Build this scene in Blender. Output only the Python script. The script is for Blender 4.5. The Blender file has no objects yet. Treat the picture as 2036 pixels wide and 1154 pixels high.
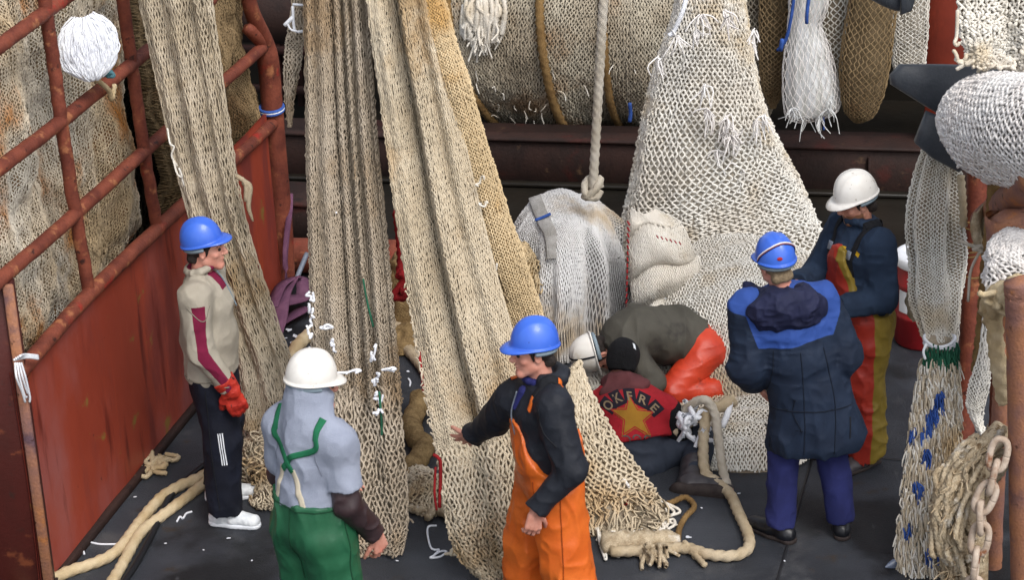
import bpy, math, random
import numpy as np
from mathutils import Vector, Matrix
from mathutils.bvhtree import BVHTree
rng = np.random.default_rng(7)
random.seed(7)
SC = bpy.context.scene
COL = SC.collection
# ------------------------------------------------------------------ camera
W_, H_ = 2036., 1154.
F_, PITCH, ROLL, CAMH = 4800., math.radians(24), math.radians(2.6), 6.8
fw = np.array([0, math.cos(PITCH), -math.sin(PITCH)])
_rt = np.array([1., 0, 0]); _up = np.cross(_rt, fw)
rt = math.cos(ROLL)*_rt - math.sin(ROLL)*_up
up = math.sin(ROLL)*_rt + math.cos(ROLL)*_up
CAM = np.array([0, 0, CAMH])
def ray(x, y): return fw + rt*(x-W_/2)/F_ - up*(y-H_/2)/F_
def atz(x, y, z=0.):
    d = ray(x, y); return CAM + d*((z-CAM[2])/d[2])
def at(x, y, Y):
    d = ray(x, y); return CAM + d*(Y/d[1])
def proj(P):
    d = np.asarray(P)-CAM; k = d@fw
    return W_/2+F_*(d@rt)/k, H_/2-F_*(d@up)/k
cd = bpy.data.cameras.new('camera'); cam = bpy.data.objects.new('camera', cd); COL.objects.link(cam)
cd.sensor_width = 36; cd.lens = F_/W_*36; cd.clip_end = 2000; cd.clip_start = .1
M = Matrix(((rt[0], up[0], -fw[0], 0), (rt[1], up[1], -fw[1], 0), (rt[2], up[2], -fw[2], CAMH), (0, 0, 0, 1)))
cam.matrix_world = M
cd.dof.use_dof = True; cd.dof.focus_distance = 14.6; cd.dof.aperture_fstop = 5.0
SC.camera = cam
# ------------------------------------------------------------------ numpy helpers
def nrm(v):
    v = np.asarray(v, float); return v/np.maximum(np.linalg.norm(v, axis=-1, keepdims=True), 1e-9)
_lat = np.random.default_rng(3).random((32, 32, 32)).astype(np.float32)
def vnoise(P):
    P = np.asarray(P); i = np.floor(P).astype(np.int64); f = (P-i).astype(np.float32); f = f*f*(3-2*f)
    i0 = i & 31; i1 = (i+1) & 31
    x0, y0, z0 = i0[..., 0], i0[..., 1], i0[..., 2]; x1, y1, z1 = i1[..., 0], i1[..., 1], i1[..., 2]
    fx, fy, fz = f[..., 0], f[..., 1], f[..., 2]
    a = _lat[x0, y0, z0]*(1-fx)+_lat[x1, y0, z0]*fx; b = _lat[x0, y1, z0]*(1-fx)+_lat[x1, y1, z0]*fx
    c = _lat[x0, y0, z1]*(1-fx)+_lat[x1, y0, z1]*fx; d = _lat[x0, y1, z1]*(1-fx)+_lat[x1, y1, z1]*fx
    return (a*(1-fy)+b*fy)*(1-fz)+(c*(1-fy)+d*fy)*fz
def sn(P, f=1., seed=0.):          # signed noise -1..1
    return 2*vnoise(np.asarray(P)*f+seed*7.31)-1
def spl(pts):
    p = np.asarray(pts, float); n = len(p)
    if p.ndim == 1: p = p[:, None]
    def f(t):
        t = np.clip(np.asarray(t, float), -.02, 1.02)*(n-1); i = np.clip(np.floor(t).astype(int), 0, n-2); w = (t-i)[..., None]
        p1 = p[i]; p2 = p[i+1]
        p0 = np.where((i > 0)[..., None], p[np.maximum(i-1, 0)], 2*p1-p2); p3 = np.where((i < n-2)[..., None], p[np.minimum(i+2, n-1)], 2*p2-p1)
        return .5*((2*p1)+(p2-p0)*w+(2*p0-5*p1+4*p2-p3)*w**2+(3*p1-p0-3*p2+p3)*w**3)
    return f
# ------------------------------------------------------------------ object helpers
def mesh_np(name, V, F, attrs=None, smooth=True):
    V = np.ascontiguousarray(V, np.float32); F = np.ascontiguousarray(F, np.int32)
    me = bpy.data.meshes.new(name)
    me.vertices.add(len(V)); me.vertices.foreach_set('co', V.ravel())
    if F.shape[1] == 4:
        tri = F[:, 2] == F[:, 3]; cnt = np.where(tri, 3, 4).astype(np.int32)
        msk = np.ones(F.shape, bool); msk[tri, 3] = False; flat = np.ascontiguousarray(F[msk])
    else: cnt = np.full(len(F), 3, np.int32); flat = F.ravel()
    start = np.concatenate([[0], np.cumsum(cnt)[:-1]]).astype(np.int32)
    me.loops.add(len(flat)); me.loops.foreach_set('vertex_index', flat)
    me.polygons.add(len(F)); me.polygons.foreach_set('loop_start', start)
    me.update(calc_edges=True)
    if smooth: me.polygons.foreach_set('use_smooth', np.ones(len(F), bool))
    for a, val in (attrs or {}).items():
        at_ = me.attributes.new(a, 'FLOAT', 'POINT'); at_.data.foreach_set('value', np.ascontiguousarray(val, np.float32))
    me.validate(); return me
ROOTLOC = {}
def link(name, me, mat, parent=None, loc=None):
    o = bpy.data.objects.new(name, me); COL.objects.link(o)
    if mat: me.materials.append(mat)
    if parent is not None: o.parent = parent
    return o
def wloc(parent):
    p = np.zeros(3)
    while parent is not None:
        p = p+np.array(parent.location); parent = parent.parent
    return p
def obj(name, V, F, mat, parent=None, attrs=None, smooth=True):
    """mesh from world-space vertices; a top-level mesh gets its origin at its own foot"""
    V = np.asarray(V, float)
    if parent is None:
        o0 = np.array([(V[:, 0].min()+V[:, 0].max())/2, (V[:, 1].min()+V[:, 1].max())/2, V[:, 2].min()])
    else: o0 = wloc(parent)
    o = link(name, mesh_np(name, V-o0, F, attrs, smooth), mat, parent)
    if parent is None: o.location = o0
    return o
def join(parts):
    Vs, Fs, n = [], [], 0
    for V, F in parts:
        F = np.asarray(F)
        if F.shape[1] == 3: F = np.hstack([F, F[:, 2:3]])
        Vs.append(np.asarray(V)); Fs.append(F+n); n += len(V)
    return np.vstack(Vs), np.vstack(Fs)
def tag(o, label, cat, group=None):
    o['label'] = label; o['category'] = cat
    if group: o['group'] = group
    return o
def thing(name, label, cat, loc, group=None):
    o = bpy.data.objects.new(name, None); COL.objects.link(o); o.location = tuple(loc); o.empty_display_size = .2
    return tag(o, label, cat, group)
def struct(o, kind='structure'): o['kind'] = kind; return o
# ------------------------------------------------------------------ shapes -> (V,F quads)
def tube(path, r, n=8, lobes=0, twist=60., lob=.14, caps=True, res=None, rz=None):
    """path: (k,3) control points, r: scalar or per-control list; lobes = laid rope strands"""
    path = np.asarray(path, float); f = spl(path); L = np.linalg.norm(np.diff(path, axis=0), axis=1).sum()
    rr = spl(np.broadcast_to(np.asarray(r, float), (len(path),)))
    m = res or max(3, int(L/(np.mean(r)*(.42 if lobes else 2.0)))+1, 4*(len(path)-1)); m = min(m, 2200)
    t = np.linspace(0, 1, m); P = f(t); R = rr(t)[:, 0]
    T = nrm(np.gradient(P, axis=0)); X = np.zeros_like(T); ref = np.array([0, 0, 1.]) if abs(T[0, 2]) < .9 else np.array([0, 1., 0])
    x = nrm(np.cross(T[0], ref))
    for i in range(m):
        x = x-T[i]*(x@T[i]); x = x/max(np.linalg.norm(x), 1e-9); X[i] = x
    B = np.cross(T, X); a = np.linspace(0, 2*np.pi, n, endpoint=False)
    s = np.concatenate([[0], np.cumsum(np.linalg.norm(np.diff(P, axis=0), axis=1))])
    rad = np.repeat(R[:, None], n, 1)
    if lobes: twist = 2.6/float(np.mean(r)); rad = rad*(1+1.9*lob*np.abs(np.cos((lobes*a[None, :]+s[:, None]*twist)/2))*2-lob)
    V = P[:, None]+rad[..., None]*(np.cos(a)[None, :, None]*X[:, None]+np.sin(a)[None, :, None]*B[:, None])
    V = V.reshape(-1, 3); i = np.arange(m-1)[:, None]*n; j = np.arange(n)[None]; j2 = (j+1) % n
    Fq = np.stack([i+j, i+j2, i+n+j2, i+n+j], -1).reshape(-1, 4)
    if caps:
        c0 = len(V); V = np.vstack([V, P[:1]-T[:1]*R[0]*.35, P[-1:]+T[-1:]*R[-1]*.35])
        jj = np.arange(n); e = (m-1)*n
        Fq = np.vstack([Fq, np.stack([jj*0+c0, (jj+1) % n, jj, jj*0+c0], -1)[:, [0, 1, 2, 2]], np.stack([jj*0+c0+1, e+jj, e+(jj+1) % n], -1)[:, [0, 1, 2, 2]]])
    return V, Fq
def tri_fix(F): return F
def box(c, size, ax=None, bev=.0):
    """bevelled box: centre, full sizes, axes rows"""
    ax = np.eye(3) if ax is None else np.asarray(ax, float)
    hx = np.asarray(size, float)/2; b = min(bev, hx.min()*.9)
    if b <= 0:
        s = np.array([[i, j, k] for i in (-1, 1) for j in (-1, 1) for k in (-1, 1)], float)*hx
        F = np.array([[0, 1, 3, 2], [4, 6, 7, 5], [0, 4, 5, 1], [2, 3, 7, 6], [0, 2, 6, 4], [1, 5, 7, 3]])
        return s@ax+np.asarray(c), F
    # profile stack (chamfered box) as 4 rings of 8
    def ring(x, y, z, cb):
        return [[-x+cb, -y, z], [x-cb, -y, z], [x, -y+cb, z], [x, y-cb, z], [x-cb, y, z], [-x+cb, y, z], [-x, y-cb, z], [-x, -y+cb, z]]
    x, y, z = hx
    V = np.array(ring(x-b, y-b, -z, b*.5)+ring(x, y, -z+b, b)+ring(x, y, z-b, b)+ring(x-b, y-b, z, b*.5), float)
    F = [[r*8+i, r*8+(i+1) % 8, r*8+8+(i+1) % 8, r*8+8+i] for r in range(3) for i in range(8)]
    for o, rev in ((0, 1), (24, 0)):
        q = [[o, o+1, o+2, o+3], [o, o+3, o+4, o+7], [o+4, o+5, o+6, o+7]]
        F += [w[::-1] if rev else w for w in q]
    return V@ax+np.asarray(c), np.array(F)
def frame_to(d, upv=(0, 0, 1)):
    z = nrm(d); x = np.cross(upv, z)
    if np.linalg.norm(x) < 1e-4: x = np.array([1., 0, 0])
    x = nrm(x); return np.array([x, np.cross(z, x), z])
def lathe(prof, c, n=32, ax=None):
    ax = np.eye(3) if ax is None else ax; prof = np.asarray(prof, float); m = len(prof)
    a = np.linspace(0, 2*np.pi, n, endpoint=False)
    V = np.stack([prof[:, None, 0]*np.cos(a), prof[:, None, 0]*np.sin(a), np.repeat(prof[:, 1:2], n, 1)], -1).reshape(-1, 3)
    i = np.arange(m-1)[:, None]*n; j = np.arange(n)[None]; j2 = (j+1) % n
    return V@ax+np.asarray(c), np.stack([i+j, i+j2, i+n+j2, i+n+j], -1).reshape(-1, 4)
def prism(poly, thick, bev=.008):
    """planar 3-D polygon (k,3) extruded away along its normal, with a small bevel -> V,F (ngon caps fanned)"""
    p = np.asarray(poly, float); k = len(p); c = p.mean(0)
    n = np.zeros(3)
    for i in range(k): n += np.cross(p[i]-c, p[(i+1) % k]-c)
    n = nrm(n)
    ins = c+(p-c)*(1-bev/np.linalg.norm(p-c, axis=1).mean())
    R = [ins+n*thick/2, p+n*(thick/2-bev), p-n*(thick/2-bev), ins-n*thick/2]
    V = np.vstack(R+[c+n*thick/2, c-n*thick/2]); F = []
    for r in range(3):
        for i in range(k): F.append([r*k+i, r*k+k+i, r*k+k+(i+1) % k, r*k+(i+1) % k])
    for i in range(k):
        F.append([4*k, i, (i+1) % k, (i+1) % k]); F.append([4*k+1, 3*k+(i+1) % k, 3*k+i, 3*k+i])
    return V, np.array(F)
def sheet(S, nu, nv, closed=False):
    u = np.linspace(0, 1, nu, endpoint=not closed); v = np.linspace(0, 1, nv)
    U, Vv = np.meshgrid(u, v, indexing='ij'); P = S(U.ravel(), Vv.ravel())
    i = np.arange(nu if closed else nu-1)[:, None]; j = np.arange(nv-1)[None]; i2 = (i+1) % nu
    F = np.stack([i*nv+j, i2*nv+j, i2*nv+j+1, i*nv+j+1], -1).reshape(-1, 4)
    return P, F
# ------------------------------------------------------------------ netting
def auto_flip(S, closed):
    g = np.random.default_rng(0); u = g.uniform(.05, .95, 200); v = g.uniform(.15, .85, 200); N = surf_normal(S, u, v, False); P = S(u, v)
    if closed:
        C = np.mean([S((u+k/12) % 1, v) for k in range(12)], 0); return float(((P-C)*N).sum()) < 0
    return float(((CAM-P)*N).sum()) < 0
def surf_normal(S, u, v, flip):
    e = 1e-3; n = np.cross(S(u+e, v)-S(u-e, v), S(u, v+e)-S(u, v-e)); n = nrm(n)
    return -n if flip else n
def strands(S, nu, nv, r, amp=.85, closed=False, jit=.12, flip=False, knots=False, lift=.6, seed=1, keep=None, sides=4, v0=0., v1=1.):
    g = np.random.default_rng(seed); ni = nu if closed else nu+1
    I, Jx = np.meshgrid(np.arange(ni), np.arange(nv+1), indexing='ij')
    U = (I+.5*amp*np.where((I+Jx) % 2 == 0, 1, -1)+g.normal(0, jit, I.shape))/nu
    V = (Jx+g.normal(0, jit*.7, I.shape))/nv
    R = np.full(I.shape, r)*g.uniform(.8, 1.25, I.shape)
    if knots:
        dv = .2/nv
        U = np.stack([U, U], -1).reshape(ni, -1); V = np.stack([V-dv, V+dv], -1).reshape(ni, -1)
        R = np.stack([R*1.2, R*1.2], -1).reshape(ni, -1)
    if not closed: U = np.clip(U, 0, 1)
    V = np.clip(V, 0, 1)*(v1-v0)+v0
    u = U.ravel(); v = V.ravel(); P = S(u, v); N = surf_normal(S, u, v, flip)
    sh = U.shape; P = P.reshape(sh+(3,)); N = N.reshape(sh+(3,))
    lf = (np.arange(sh[0])[:, None] % 2*2-1)*lift*r*.5+g.normal(0, r*lift, sh)
    P = P+N*lf[..., None]
    T = nrm(np.gradient(P, axis=1)); B = nrm(np.cross(T, N)); N2 = np.cross(B, T)
    a = np.linspace(0, 2*np.pi, sides, endpoint=False)+.4
    Q = P[:, :, None]+R[..., None, None]*(np.cos(a)[:, None]*N2[:, :, None]+np.sin(a)[:, None]*B[:, :, None])
    m = sh[1]; idx = np.arange(sh[0]*m).reshape(sh)
    a0 = idx[:, :-1, None]*sides; a1 = idx[:, 1:, None]*sides; s = np.arange(sides); s2 = (s+1) % sides
    F = np.stack([a0+s, a0+s2, a1+s2, a1+s], -1)
    if keep is not None:
        ok = keep(U, V)[:, :-1]; F = F[ok]
    return Q.reshape(-1, 3), F.reshape(-1, 4)
def lining(S, nu, nv, off, closed=False, flip=False):
    def S2(u, v): return S(u, v)-surf_normal(S, u, v, flip)*off
    return sheet(S2, nu, nv, closed)
def ribbon(Lp, Rp, Y, fold=None, YR=None):
    YR = Y if YR is None else YR
    L = spl([at(p[0], p[1], y) for p, y in zip(Lp, Y)]); R = spl([at(p[0], p[1], y) for p, y in zip(Rp, YR)])
    def S(u, v):
        P = L(v)*(1-u[:, None])+R(v)*u[:, None]
        if fold is not None: P = P+np.array([0, -1., .1])*fold(u, v)[:, None]
        return P
    return S
def pipeS(path, rad, flat=1., fold=None):
    C = spl(path); Rf = spl(rad)
    def S(u, v):
        P = C(v); e = 1e-3; T = nrm(C(v+e)-C(v-e)); X = nrm(np.cross(np.broadcast_to([0, 1., 0], T.shape), T)); Yd = np.cross(T, X)
        a = u*2*np.pi; r = Rf(v)[:, 0]
        if fold is not None: r = r*(1+fold(u, v))
        return P+(r*np.cos(a))[:, None]*X+(r*flat*np.sin(a))[:, None]*Yd
    return S
def domeS(c, a, b, h, p=1., q=1., rot=0., fold=None):
    c = np.asarray(c, float); cr, sr = math.cos(rot), math.sin(rot)
    def S(u, v):
        t = u*2*np.pi; rho = np.sin(np.clip(v, 0, 1)*np.pi/2)**p; z = h*np.cos(np.clip(v, 0, 1)*np.pi/2)**q
        x = np.cos(t)*a*rho; y = np.sin(t)*b*rho
        P = np.stack([x*cr-y*sr, x*sr+y*cr, z], -1)+c
        if fold is not None: P = P+fold(P, u, v)
        P[:, 2] = np.maximum(P[:, 2], .012)
        return P
    return S
def moundS(c, a, b, h, rot=0., fold=None, q=2.2, w_=.7):
    c = np.asarray(c, float); cr, sr = math.cos(rot), math.sin(rot)
    def S(u, v):
        U = np.clip(2*u-1, -1, 1); V = np.clip(2*v-1, -1, 1); x = U*np.sqrt(1-V*V/2); y = V*np.sqrt(1-U*U/2); rho = np.sqrt(x*x+y*y)
        z = h*np.clip(1-np.clip(rho, 0, 1)**q, 0, 1)**w_; x = x*a; y = y*b; P = np.stack([x*cr-y*sr, x*sr+y*cr, z], -1)+c
        if fold is not None: P = P+fold(P, u, v)
        P[:, 2] = np.maximum(P[:, 2], .012); return P
    return S
def fringe(pts, d, length, r, n, spread=.35, seed=1, droop=.3):
    """short frayed twine ends, each a curved strand"""
    g = np.random.default_rng(seed); out = []
    pts = np.asarray(pts, float); d = nrm(d)
    for _ in range(n):
        p = pts[g.integers(len(pts))]+g.normal(0, .006, 3); L = length*g.uniform(.5, 1.3)
        dd = nrm(d+g.normal(0, spread, 3)); q = p+dd*L*.5+g.normal(0, .15*L, 3); e = p+dd*L+np.array([0, 0, -droop*L])+g.normal(0, .12*L, 3)
        for w in (q, e): w[2] = max(w[2], .008)
        out.append(tube([p, q, e], [r, r, r*.8], n=4, res=6, caps=False))
    return join(out)
def scribble(c, size, r, n=40, seed=1, flat=.25, upz=None):
    g = np.random.default_rng(seed); t = np.linspace(0, 1, n)
    P = np.cumsum(g.normal(0, 1, (n, 3)), 0); P -= P.mean(0); P /= np.abs(P).max()
    P = P*np.asarray(size)*.5+np.asarray(c)
    return tube(P, r, n=6, res=n*5)
# ------------------------------------------------------------------ materials
_mats = {}
def lin(c):
    return tuple((x/12.92 if x <= .04045 else ((x+.055)/1.055)**2.4) for x in c)
def mat(name, col, col2=None, scale=4., rough=.8, bump=0., bscale=90., spec=.3, stains=(), masks=(), stretch=(1, 1, 1), metal=0., fine=.0, rough_var=0., coat=0., sheen=0., bstretch=(1, 1, 1), wrinkle=None):
    """col/col2 linear RGB mixed by noise; stains: (colour, scale, lo, hi, stretch); masks: (attribute, colour, lo, hi)"""
    m = bpy.data.materials.new(name); m.use_nodes = True; nt = m.node_tree; N = nt.nodes; Lk = nt.links
    b = N['Principled BSDF']; b.inputs['Roughness'].default_value = rough; b.inputs['Metallic'].default_value = metal
    b.inputs['Specular IOR Level'].default_value = spec; b.inputs['Coat Weight'].default_value = coat; b.inputs['Sheen Weight'].default_value = sheen
    tc = N.new('ShaderNodeTexCoord')
    def noise(sc, st=(1, 1, 1), det=4., seed=0.):
        mp = N.new('ShaderNodeMapping'); mp.inputs['Scale'].default_value = st; mp.inputs['Location'].default_value = (seed*3.1, seed*1.7, seed)
        Lk.new(tc.outputs['Object'], mp.inputs['Vector']); n = N.new('ShaderNodeTexNoise'); n.inputs['Scale'].default_value = sc; n.inputs['Detail'].default_value = det
        n.inputs['Roughness'].default_value = .6; Lk.new(mp.outputs[0], n.inputs['Vector']); return n.outputs['Fac']
    def ramp(src, lo, hi):
        r = N.new('ShaderNodeMapRange'); r.inputs[1].default_value = lo; r.inputs[2].default_value = hi; r.interpolation_type = 'SMOOTHSTEP'
        Lk.new(src, r.inputs[0]); return r.outputs[0]
    def mix(fac, a, c):
        x = N.new('ShaderNodeMix'); x.data_type = 'RGBA'
        if isinstance(fac, float): x.inputs[0].default_value = fac
        else: Lk.new(fac, x.inputs[0])
        for s, v in ((6, a), (7, c)):
            if isinstance(v, tuple): x.inputs[s].default_value = v+(1,)
            else: Lk.new(v, x.inputs[s])
        return x.outputs[2]
    col = tuple(col); c = mix(ramp(noise(scale, stretch), .3, .7), col, tuple(col2) if col2 else tuple(x*.75 for x in col))
    for k, s in enumerate(stains):
        c = mix(ramp(noise(s[1], s[4] if len(s) > 4 else (1, 1, 1), 6., k+2.), s[2], s[3]), c, tuple(s[0]))
    for a_, cc, lo, hi in masks:
        an = N.new('ShaderNodeAttribute'); an.attribute_name = a_; c = mix(ramp(an.outputs['Fac'], lo, hi), c, tuple(cc))
    if fine:
        hs = N.new('ShaderNodeHueSaturation'); Lk.new(c, hs.inputs['Color']); mr = N.new('ShaderNodeMapRange')
        mr.inputs[3].default_value = 1-fine; mr.inputs[4].default_value = 1+fine; Lk.new(noise(bscale*1.3, bstretch, 2., 5.), mr.inputs[0]); Lk.new(mr.outputs[0], hs.inputs['Value']); c = hs.outputs[0]
    Lk.new(c, b.inputs['Base Color'])
    if rough_var:
        mr = N.new('ShaderNodeMapRange'); mr.inputs[3].default_value = rough-rough_var; mr.inputs[4].default_value = rough+rough_var
        Lk.new(noise(scale*2.3, (1, 1, 1), 4., 9.), mr.inputs[0]); Lk.new(mr.outputs[0], b.inputs['Roughness'])
    if bump:
        bp = N.new('ShaderNodeBump'); bp.inputs['Strength'].default_value = bump; bp.inputs['Distance'].default_value = .01
        Lk.new(noise(bscale, bstretch, 3., 1.), bp.inputs['Height']); Lk.new(bp.outputs[0], b.inputs['Normal'])
        if wrinkle:
            wn = N.new('ShaderNodeTexNoise'); wn.noise_type = 'RIDGED_MULTIFRACTAL'; wn.inputs['Scale'].default_value = wrinkle[0]; wn.inputs['Detail'].default_value = 3.; wn.inputs['Roughness'].default_value = .45; wn.inputs['Distortion'].default_value = .6
            mp = N.new('ShaderNodeMapping'); mp.inputs['Scale'].default_value = wrinkle[2]; Lk.new(tc.outputs['Object'], mp.inputs['Vector']); Lk.new(mp.outputs[0], wn.inputs['Vector'])
            b2 = N.new('ShaderNodeBump'); b2.inputs['Strength'].default_value = wrinkle[1]; b2.inputs['Distance'].default_value = .032; Lk.new(wn.outputs['Fac'], b2.inputs['Height']); Lk.new(b2.outputs[0], bp.inputs['Normal'])
    _mats[name] = m; return m
RUSTC = lin((.48, .27, .16))
def netmat(name, a, b, stain=None, s=2.2, extra=()):
    st = [(stain, 1.6, .52, .68)] if stain else []
    return mat(name, lin(a), lin(b), s, .9, .5, 260., .2, stains=st+list(extra), fine=.22)
M_ = {}
M_['net_beige'] = netmat('net_twine_beige', (.84, .79, .71), (.76, .70, .60), lin((.70, .60, .46)))
M_['net_grey'] = netmat('net_twine_grey', (.77, .72, .65), (.68, .62, .54), lin((.64, .55, .44)))
M_['net_gold'] = netmat('net_twine_gold', (.87, .78, .63), (.80, .71, .56), lin((.80, .65, .43)))
M_['net_tan'] = netmat('net_twine_tan', (.85, .80, .71), (.77, .71, .61), lin((.74, .64, .50)))
M_['net_white'] = netmat('net_twine_white', (.93, .92, .89), (.87, .84, .79), lin((.80, .74, .64)))
M_['net_pale'] = netmat('net_twine_pale', (.91, .91, .91), (.83, .82, .81), lin((.80, .73, .63)))
M_['net_bright'] = netmat('net_twine_bright', (.95, .94, .93), (.90, .87, .85))
M_['net_ochre'] = netmat('net_twine_ochre', (.88, .85, .79), (.77, .68, .54), lin((.70, .47, .24)), 1.2, [(lin((.86, .85, .82)), .9, .54, .66)])
M_['net_drum'] = netmat('net_twine_drum', (.76, .73, .66), (.68, .63, .55), lin((.66, .55, .43)))
M_['net_brown'] = netmat('net_twine_brown', (.62, .53, .40), (.52, .44, .32), lin((.48, .37, .25)))
M_['net_dark'] = netmat('net_twine_gap_shade', (.34, .33, .28), (.25, .24, .2))  # low light of the gap is put into this twine colour
def linmat(name, a, b, st=None):
    return mat(name, lin(a), lin(b), 9., .95, .9, 130., .1, stains=[(lin(st), 2., .5, .7)] if st else [], fine=.35)
M_['lin_beige'] = linmat('net_layers_beige', (.67, .62, .54), (.55, .50, .43))
M_['lin_grey'] = linmat('net_layers_grey', (.64, .59, .52), (.52, .48, .42))
M_['lin_gold'] = linmat('net_layers_gold', (.74, .64, .48), (.62, .53, .38))
M_['lin_white'] = linmat('net_layers_white', (.82, .79, .74), (.68, .64, .58))
M_['lin_pale'] = linmat('net_layers_pale', (.68, .67, .66), (.56, .55, .53))
M_['lin_ochre'] = linmat('net_layers_ochre', (.70, .64, .54), (.57, .48, .35), (.56, .38, .2))
M_['lin_drum'] = linmat('net_layers_drum', (.56, .53, .47), (.44, .40, .34))
M_['lin_brown'] = linmat('net_layers_brown', (.52, .45, .35), (.43, .37, .28))
M_['lin_dark'] = linmat('net_layers_gap_shade', (.20, .20, .17), (.13, .13, .11))
M_['rope_tan'] = mat('rope_tan', lin((.76, .70, .60)), lin((.66, .59, .48)), 6, .9, .6, 240, .2, fine=.25)
M_['rope_straw'] = mat('rope_straw', lin((.82, .75, .62)), lin((.73, .64, .49)), 6, .9, .6, 240, .2, fine=.25)
M_['rope_grey'] = mat('rope_grey', lin((.80, .77, .72)), lin((.70, .66, .59)), 6, .9, .6, 240, .2, fine=.25)
M_['rope_brown'] = mat('rope_brown', lin((.56, .45, .29)), lin((.44, .34, .21)), 6, .9, .6, 240, .2, fine=.25)
M_['twine_white'] = mat('twine_white', lin((.93, .94, .96)), lin((.86, .87, .9)), 6, .7, .2, 200, .3)
M_['twine_red'] = mat('twine_red', lin((.62, .12, .14)), lin((.48, .08, .1)), 8, .8)
M_['twine_blue'] = mat('twine_blue', lin((.22, .36, .66)), lin((.16, .27, .52)), 9, .8, fine=.2)
M_['twine_green'] = mat('twine_green', lin((.16, .40, .30)), lin((.10, .30, .22)), 9, .8, fine=.2)
M_['twine_teal'] = mat('twine_teal', lin((.36, .54, .58)), lin((.25, .42, .46)), 9, .8)
M_['deck'] = mat('deck_paint', (.046, .051, .062), (.020, .022, .028), 1.1, .55, .8, 110, .35, stains=[((.075, .076, .080), 2.6, .54, .74), ((.042, .028, .018), 4., .60, .72), ((.010, .011, .013), .9, .52, .62), ((.075, .078, .085), 9., .66, .74, (1, .25, 1)), ((.06, .035, .02), 24., .68, .74)], fine=.6, rough_var=.28)
M_['wet_shade'] = mat('shaded_wet_steel', (.010, .009, .007), (.018, .014, .010), 1.4, .42, .2, 20, .4, rough_var=.2)  # wet steel taken near black: the overhang's shade is in the colour
M_['red'] = mat('bulwark_red_paint', lin((.60, .25, .17)), lin((.52, .205, .14)), 1.3, .5, .12, 30, .4, stretch=(1, 1, .35),
    stains=[(lin((.58, .33, .31)), .75, .44, .62, (1, 1, .6)), (lin((.46, .20, .17)), 3., .5, .66, (1, 1, .25)), (lin((.36, .12, .09)), 7., .56, .72, (1, 1, .12)), (lin((.66, .28, .15)), 9., .6, .76, (1, 1, .08)), (lin((.50, .38, .18)), 5., .64, .72), (lin((.20, .10, .08)), 14., .69, .74)], rough_var=.15)
M_['redpipe'] = mat('pipe_red_rust', lin((.50, .26, .19)), lin((.36, .17, .13)), 6, .7, .4, 60, .3, stains=[(lin((.62, .40, .27)), 9., .56, .7), (lin((.22, .12, .10)), 13., .6, .7), (lin((.58, .16, .12)), 4., .6, .72)], fine=.3)
M_['rust'] = mat('rust', lin((.62, .42, .30)), lin((.50, .36, .33)), 5, .7, .5, 70, .35, stains=[(lin((.70, .45, .25)), 6., .56, .72), (lin((.36, .27, .30)), 3.5, .56, .7), (lin((.25, .13, .08)), 16., .62, .7)], fine=.3)
M_['beam'] = mat('beam_dark_rust', lin((.20, .125, .105)), lin((.14, .095, .085)), 3, .7, .4, 50, .3, stains=[(lin((.36, .27, .2)), 6., .62, .74), (lin((.25, .11, .09)), 3., .58, .72), (lin((.12, .07, .06)), 10, .55, .7, (1, 1, .2))], fine=.3)
M_['darkred'] = mat('bulkhead_paint', lin((.20, .08, .07)), lin((.12, .06, .05)), 2, .7, .2, 30)
M_['column'] = mat('column_paint', lin((.52, .20, .13)), lin((.42, .16, .11)), 2, .6, .1, 40, stains=[(lin((.3, .13, .09)), 5, .56, .7, (1, 1, .2))])
M_['black'] = mat('black_rubber', (.040, .046, .056), (.055, .061, .072), 7, .5, .25, 60, .35, stains=[((.07, .075, .085), 22, .66, .72, (1, 1, .1))], fine=.2)
M_['hose'] = mat('black_hose', (.010, .010, .012), (.015, .015, .018), 5, .5)
M_['purple'] = mat('purple_webbing', lin((.46, .31, .40)), lin((.36, .23, .32)), 8, .85, .4, 160, .2, fine=.25)
M_['drum_red'] = mat('barrel_red', lin((.58, .10, .12)), lin((.48, .08, .10)), 3, .4, .05, 30, .5, stains=[(lin((.30, .06, .06)), 8, .62, .7)])
M_['plastic_white'] = mat('white_plastic', lin((.90, .91, .93)), lin((.80, .82, .84)), 4, .5, 0, 30, .5)
M_['scrap'] = mat('white_scrap', lin((.88, .89, .92)), lin((.78, .79, .82)), 14, .8)
M_['galv'] = mat('galvanised_rod', lin((.52, .55, .60)), lin((.42, .45, .5)), 8, .45, .1, 50, .5, metal=.3)
M_['chain'] = mat('chain_rust', lin((.74, .68, .62)), lin((.62, .54, .47)), 14, .7, .4, 80, .35, stains=[(lin((.48, .28, .15)), 10, .56, .68)])
M_['sack'] = mat('ochre_matting', lin((.56, .47, .33)), lin((.43, .35, .24)), 16, .95, 1., 70, .1, fine=.4)
M_['rag'] = mat('rag_beige', lin((.76, .70, .60)), lin((.60, .52, .41)), 14, .95, .9, 90, .1, stains=[(lin((.40, .32, .23)), 12, .56, .68)], fine=.4)
M_['ragrope'] = mat('frayed_rope', lin((.76, .70, .60)), lin((.60, .53, .43)), 18, .95, .9, 120, .1, stains=[(lin((.82, .79, .74)), 9, .56, .7)], fine=.4)
M_['film'] = mat('clear_nylon', lin((.88, .89, .90)), lin((.74, .74, .72)), 9, .35, .3, 60, .6, stretch=(3, 3, .4))
M_['fish'] = mat('fish_skin', lin((.42, .46, .54)), lin((.20, .22, .28)), 12, .25, .1, 120, .7)
M_['water'] = mat('water', (.012, .02, .022), (.016, .026, .03), 1, .12, .5, 3, .5)
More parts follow.
